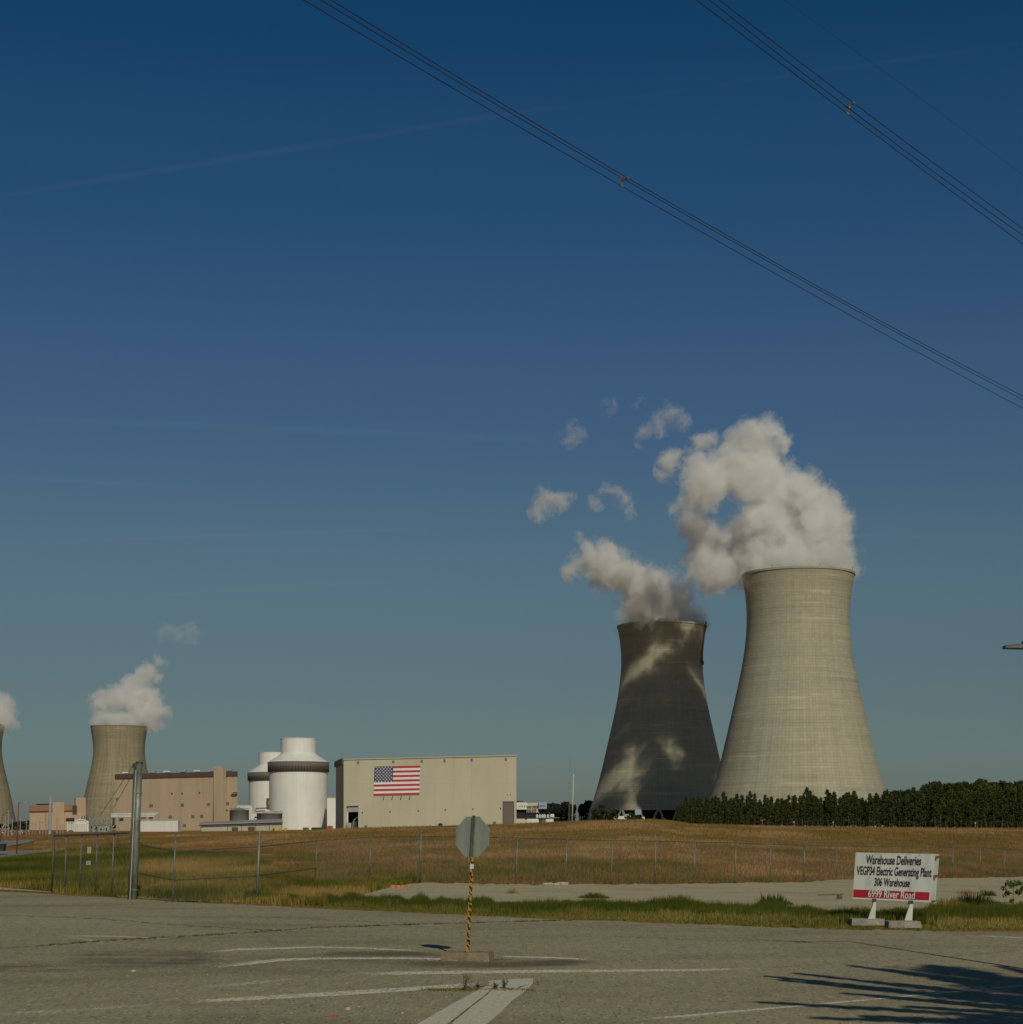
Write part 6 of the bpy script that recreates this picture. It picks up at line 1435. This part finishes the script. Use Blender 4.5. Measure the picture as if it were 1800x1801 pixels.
# ================================================================== TREE WHOSE SHADOW FALLS ON THE ROAD (right, beside the camera)
def shadow_tree():
    # ground point of the shadow -> crown point at height h toward the sun
    def up_(px, py, h):
        g_ = G(px, py); k = h / SUN.z; return g_ + SUN * k
    base = up_(1780, 1765, 9.0); loc = Vector((base.x + 2.5, base.y - 1.0, 0)); t = thing('roadside_pine', loc, 'tall pine standing out of view to the right, its shadow falling across the road', 'tree')
    m = MB(); m.tube([loc - Vector((0, 0, .3)), loc + Vector((0, 0, 7)), loc + Vector((.2, 0, 13.5))], .24, 10, .06)
    v = []; tn = []; rr = np.random.default_rng(33); r2 = random.Random(8)
    limbs = [(1335, 1763, 5.2), (1345, 1717, 7.0), (1375, 1724, 7.4), (1400, 1712, 7.2), (1500, 1699, 8.4), (1450, 1732, 7.6), (1480, 1747, 6.4), (1440, 1791, 4.4), (1520, 1788, 4.8), (1560, 1705, 8.6), (1600, 1771, 5.8), (1640, 1698, 9.0), (1700, 1716, 8.5), (1560, 1755, 6.3), (1650, 1745, 7.2), (1700, 1790, 5.2), (1760, 1700, 9.4), (1640, 1722, 8.0), (1740, 1755, 7.0), (1580, 1730, 7.4)]
    for (px, py, h) in limbs:
        h = max(h, 7.4); tip = up_(px, py, h); st = loc + Vector((0, 0, max(3.0, tip.z - .9))); mid = st.lerp(tip, .5) + Vector((0, 0, .25)); m.tube([st, mid, tip], .06, 5, .012)
        n = 900; q = rr.random(n) ** .55; c = np.array(st)[None] * (1 - q)[:, None] + np.array(tip)[None] * q[:, None] + rr.normal(size=(n, 3)) * (np.array([.30, .30, .11]) * (1.08 - q)[:, None]); c[:, 2] += .25 * 4 * q * (1 - q) * .5
        v.append(c)
    for k in range(26):
        z = r2.uniform(8.5, 13.5); a = r2.random() * 6.28; L_ = (14.2 - z) * .5; st = loc + Vector((0, 0, z)); tip = st + Vector((math.cos(a) * L_, math.sin(a) * L_, .5)); m.tube([st, tip], .04, 5, .01)
        n = 420; q = rr.random(n); c = np.array(st)[None] * (1 - q)[:, None] + np.array(tip)[None] * q[:, None] + rr.normal(size=(n, 3)) * .22; v.append(c)
    m.build('trunk', M['wood'], t)
    c = np.vstack(v); c = c[(c[:, 1] < 2) | (CX + F * c[:, 0] / np.maximum(c[:, 1], .1) > 1850)]; c = c - np.array(loc); vv, tint = leafset(len(c), lambda r_, n_: (c, .4 + .3 * rr.random(len(c))), .10, 99); me = tri_mesh('crown', vv, tint, M['needles']); o = bpy.data.objects.new('crown', me); COL.objects.link(o); o.parent = t
shadow_tree()

# ================================================================== STEAM
def steam_mat(name, blobs, org, dens, nscale, amp, step):
    mt = bpy.data.materials.new(name); mt.use_nodes = True; tr = mt.node_tree; tr.nodes.clear(); Lk = tr.links.new
    def n(t, **k):
        d = tr.nodes.new(t)
        for a, v in k.items(): setattr(d, a, v)
        return d
    tc = n('ShaderNodeTexCoord')
    def noise(sc, det, vec, rough=.6):
        d = n('ShaderNodeTexNoise'); d.inputs['Scale'].default_value = sc; d.inputs['Detail'].default_value = det; d.inputs['Roughness'].default_value = rough; Lk(vec, d.inputs['Vector']); return d
    n1 = noise(1.0 / nscale, 6.0, tc.outputs['Object'], .68)
    sub = n('ShaderNodeVectorMath', operation='SUBTRACT'); Lk(n1.outputs['Color'], sub.inputs[0]); sub.inputs[1].default_value = (.5, .5, .5)
    sc = n('ShaderNodeVectorMath', operation='SCALE'); Lk(sub.outputs[0], sc.inputs[0]); sc.inputs['Scale'].default_value = amp
    ad = n('ShaderNodeVectorMath', operation='ADD'); Lk(tc.outputs['Object'], ad.inputs[0]); Lk(sc.outputs[0], ad.inputs[1])
    cur = None
    for (c, r_, s_) in blobs:
        d = n('ShaderNodeVectorMath', operation='DISTANCE'); Lk(ad.outputs[0], d.inputs[0]); d.inputs[1].default_value = tuple(c - org)
        m = n('ShaderNodeMath', operation='MULTIPLY_ADD'); Lk(d.outputs['Value'], m.inputs[0]); m.inputs[1].default_value = -1.0 / r_ * s_; m.inputs[2].default_value = s_
        if cur is None: cur = m
        else:
            x = n('ShaderNodeMath', operation='SMOOTH_MAX'); x.inputs[2].default_value = .12; Lk(cur.outputs[0], x.inputs[0]); Lk(m.outputs[0], x.inputs[1]); cur = x
    n2 = noise(3.6 / nscale, 6.0, ad.outputs[0], .70)
    e = n('ShaderNodeMath', operation='MULTIPLY_ADD'); Lk(n2.outputs[0], e.inputs[0]); e.inputs[1].default_value = 2.1; e.inputs[2].default_value = -1.08
    f = n('ShaderNodeMath', operation='ADD'); Lk(cur.outputs[0], f.inputs[0]); Lk(e.outputs[0], f.inputs[1])
    mr = n('ShaderNodeMapRange', interpolation_type='SMOOTHSTEP'); Lk(f.outputs[0], mr.inputs[0]); mr.inputs[1].default_value = .0; mr.inputs[2].default_value = .80; mr.inputs[3].default_value = 0; mr.inputs[4].default_value = dens
    pv = n('ShaderNodeVolumePrincipled'); pv.inputs['Color'].default_value = (.993, .989, .975, 1); pv.inputs['Anisotropy'].default_value = -.10; Lk(mr.outputs[0], pv.inputs['Density'])
    o = n('ShaderNodeOutputMaterial'); Lk(pv.outputs[0], o.inputs['Volume'])
    mt.cycles.volume_step_rate = step; mt.volume_intersection_method = 'ACCURATE' if hasattr(mt, 'volume_intersection_method') else None
    return mt
def steam(label, D, spec, dens, nscale, amp, vox, seed, step=.12, dscale=1.0, dfun=None):
    r = random.Random(seed); blobs = []
    for q in spec:
        px, py, rp_ = q[:3]; s_ = q[3] if len(q) > 3 else 1.0; dd = q[4] if len(q) > 4 else r.uniform(-.6, .6) * rp_ * dscale
        rr = rp_ * D / F * 1.5; Dp = D + (dd * D / F if dfun is None else (dd if len(q) > 4 else dfun(px, py) + dd * D / F)); blobs.append((P(px, py, Dp), rr, s_))
    org = blobs[0][0].copy(); bm = bmesh.new()
    for c, rr, s_ in blobs: bmesh.ops.create_icosphere(bm, subdivisions=3, radius=rr * 1.2, matrix=Matrix.Translation(c - org))
    me = bpy.data.meshes.new('steam'); bm.to_mesh(me); bm.free(); o = bpy.data.objects.new('steam_plume', me); COL.objects.link(o); o.location = org
    md = o.modifiers.new('r', 'REMESH'); md.mode = 'VOXEL'; md.voxel_size = vox
    dg = bpy.context.evaluated_depsgraph_get(); me2 = bpy.data.meshes.new_from_object(o.evaluated_get(dg)); o.modifiers.clear(); o.data = me2
    me2.materials.clear(); me2.materials.append(steam_mat('water_vapour', blobs, org, dens, nscale, amp, step))
    tag(o, label, 'steam', 'steam plumes', 'stuff'); return o
steam('big white steam plume billowing left from the sunlit cooling tower', 1200, [
    (1350, 990, 42, 1, 0), (1400, 985, 48, 1, 0), (1448, 985, 44, 1, 0), (1478, 985, 26, 1, 0), (1375, 985, 40, 1, 60), (1430, 985, 40, 1, 50), (1415, 930, 56, 1, 50), (1458, 935, 36), (1372, 945, 50, 1, 60), (1325, 965, 44, 1, 110), (1283, 985, 42, 1, 140), (1298, 955, 30, 1, 150), (1255, 1003, 34, 1, 0), (1228, 985, 26, 1, 50), (1240, 958, 28, 1, 55),
    (1222, 925, 24, 1, 60), (1226, 922, 24, 1, 160), (1248, 945, 28, 1, 165), (1200, 905, 14, .8, 150), (1214, 890, 18, .8, 120), (1188, 890, 13, .6), (1240, 855, 32, 1, 0), (1232, 822, 24, 1, 0), (1295, 825, 38), (1345, 850, 44, 1, 10), (1392, 880, 42, 1, 30), (1428, 875, 26), (1440, 905, 30), (1403, 848, 17), (1462, 915, 16, .8),
    (1332, 800, 34), (1325, 768, 26), (1352, 758, 22), (1376, 772, 14, .9), (1300, 785, 22), (1340, 910, 32, 1, 0), (1362, 925, 30, 1, -5), (1300, 925, 20, .7), (1262, 935, 16, .7), (1232, 782, 16, .8), (1255, 772, 12, .7), (1180, 815, 19, .75), (1166, 835, 12, .7), (1215, 800, 10, .5),
    (1300, 830, 36, 1, 140), (1345, 850, 40, 1, 150), (1390, 885, 40, 1, 150), (1330, 790, 28, 1, 150), (1240, 855, 28, 1, 110), (1415, 925, 42, 1, 130), (1345, 925, 36, 1, 140), (1350, 1012, 34, 1, 130), (1385, 1003, 34, 1, 130), (1365, 1045, 30, 1, 135), (1400, 1040, 28, 1, 130), (1290, 965, 30, 1, 150), (1262, 990, 30, 1, 90), (1440, 900, 24, 1, 90)], .20, 30, 30, 2.4, 3, dfun=lambda px, py: 150.0 if (px < 1262 and py > 885) else float(np.interp(px, [1180, 1260, 1300, 1450], [60, 40, 20, 0])))  # back puffs added, some hidden behind the rim, to shade the next tower
steam('thin detached steam wisps drifting high above the shaded tower', 1200, [(1180, 730, 17, .62), (1160, 745, 16, .62), (1135, 757, 13, .6), (1131, 775, 10, .55), (1203, 742, 12, .55), (1122, 706, 9, .5), (1072, 714, 12, .42), (1010, 765, 17, .45)], .12, 26, 34, 2.0, 4)
steam('white steam plume trailing left from the shaded cooling tower', 1504, [
    (1118, 1085, 26, 1, 0), (1150, 1085, 34, 1, 0), (1190, 1085, 34, 1, 0), (1220, 1088, 20, 1, 0), (1165, 1085, 30, 1, 40), (1128, 1052, 34), (1163, 1055, 38), (1198, 1058, 26), (1205, 1030, 15, .9), (1118, 1020, 28), (1085, 1003, 27), (1060, 988, 27), (1035, 980, 20, .8), (1018, 993, 17, .75), (1003, 1008, 13, .6),
    (1052, 1018, 16, .7), (1066, 965, 15, .75), (1030, 962, 13, .7), (1116, 990, 10, .6), (1128, 1000, 11, .7), (1150, 1020, 20), (1018, 942, 9, .5)], .18, 32, 30, 2.8, 5, dfun=lambda px, py: float(np.interp(px, [1095, 1185], [-115, 0])) if py < 1075 else float(np.interp(px, [1118, 1160], [-35, 0])))  # left puffs pulled forward so their shadow darkens the tower
steam('small hook-shaped steam wisps left of the big plume', 1504, [(962, 882, 20, .75), (948, 898, 14, .65), (988, 880, 15, .7), (945, 908, 8, .5), (1012, 870, 8, .5), (1080, 862, 15, .62), (1098, 880, 13, .62), (1107, 900, 11, .6), (1050, 882, 11, .45)], .13, 28, 36, 2.2, 6)
steam('compact steam plume above the distant tower behind the tan building', 2786, [
    (180, 1268, 18, 1, 0), (205, 1268, 22, 1, 0), (235, 1268, 22, 1, 0), (262, 1258, 22), (280, 1250, 16), (182, 1240, 20), (208, 1228, 21), (240, 1232, 26), (268, 1236, 19), (228, 1206, 16), (250, 1195, 17), (262, 1182, 15), (246, 1182, 12), (274, 1195, 10, .8), (275, 1165, 10, .55), (292, 1166, 7, .45)], .10, 48, 34, 4.5, 7)
steam('faint pinkish steam wisp high above the distant tower', 2786, [(292, 1110, 13, .5), (335, 1110, 16, .42), (312, 1118, 12, .42)], .05, 44, 50, 4.0, 8)
steam('steam plume cut by the left edge of the photo', 2730, [(-45, 1270, 26, 1, 0), (-15, 1268, 24, 1, 0), (4, 1262, 22), (-20, 1240, 24), (-35, 1255, 30), (4, 1238, 16), (18, 1268, 13), (-50, 1215, 28)], .10, 48, 34, 4.5, 9)
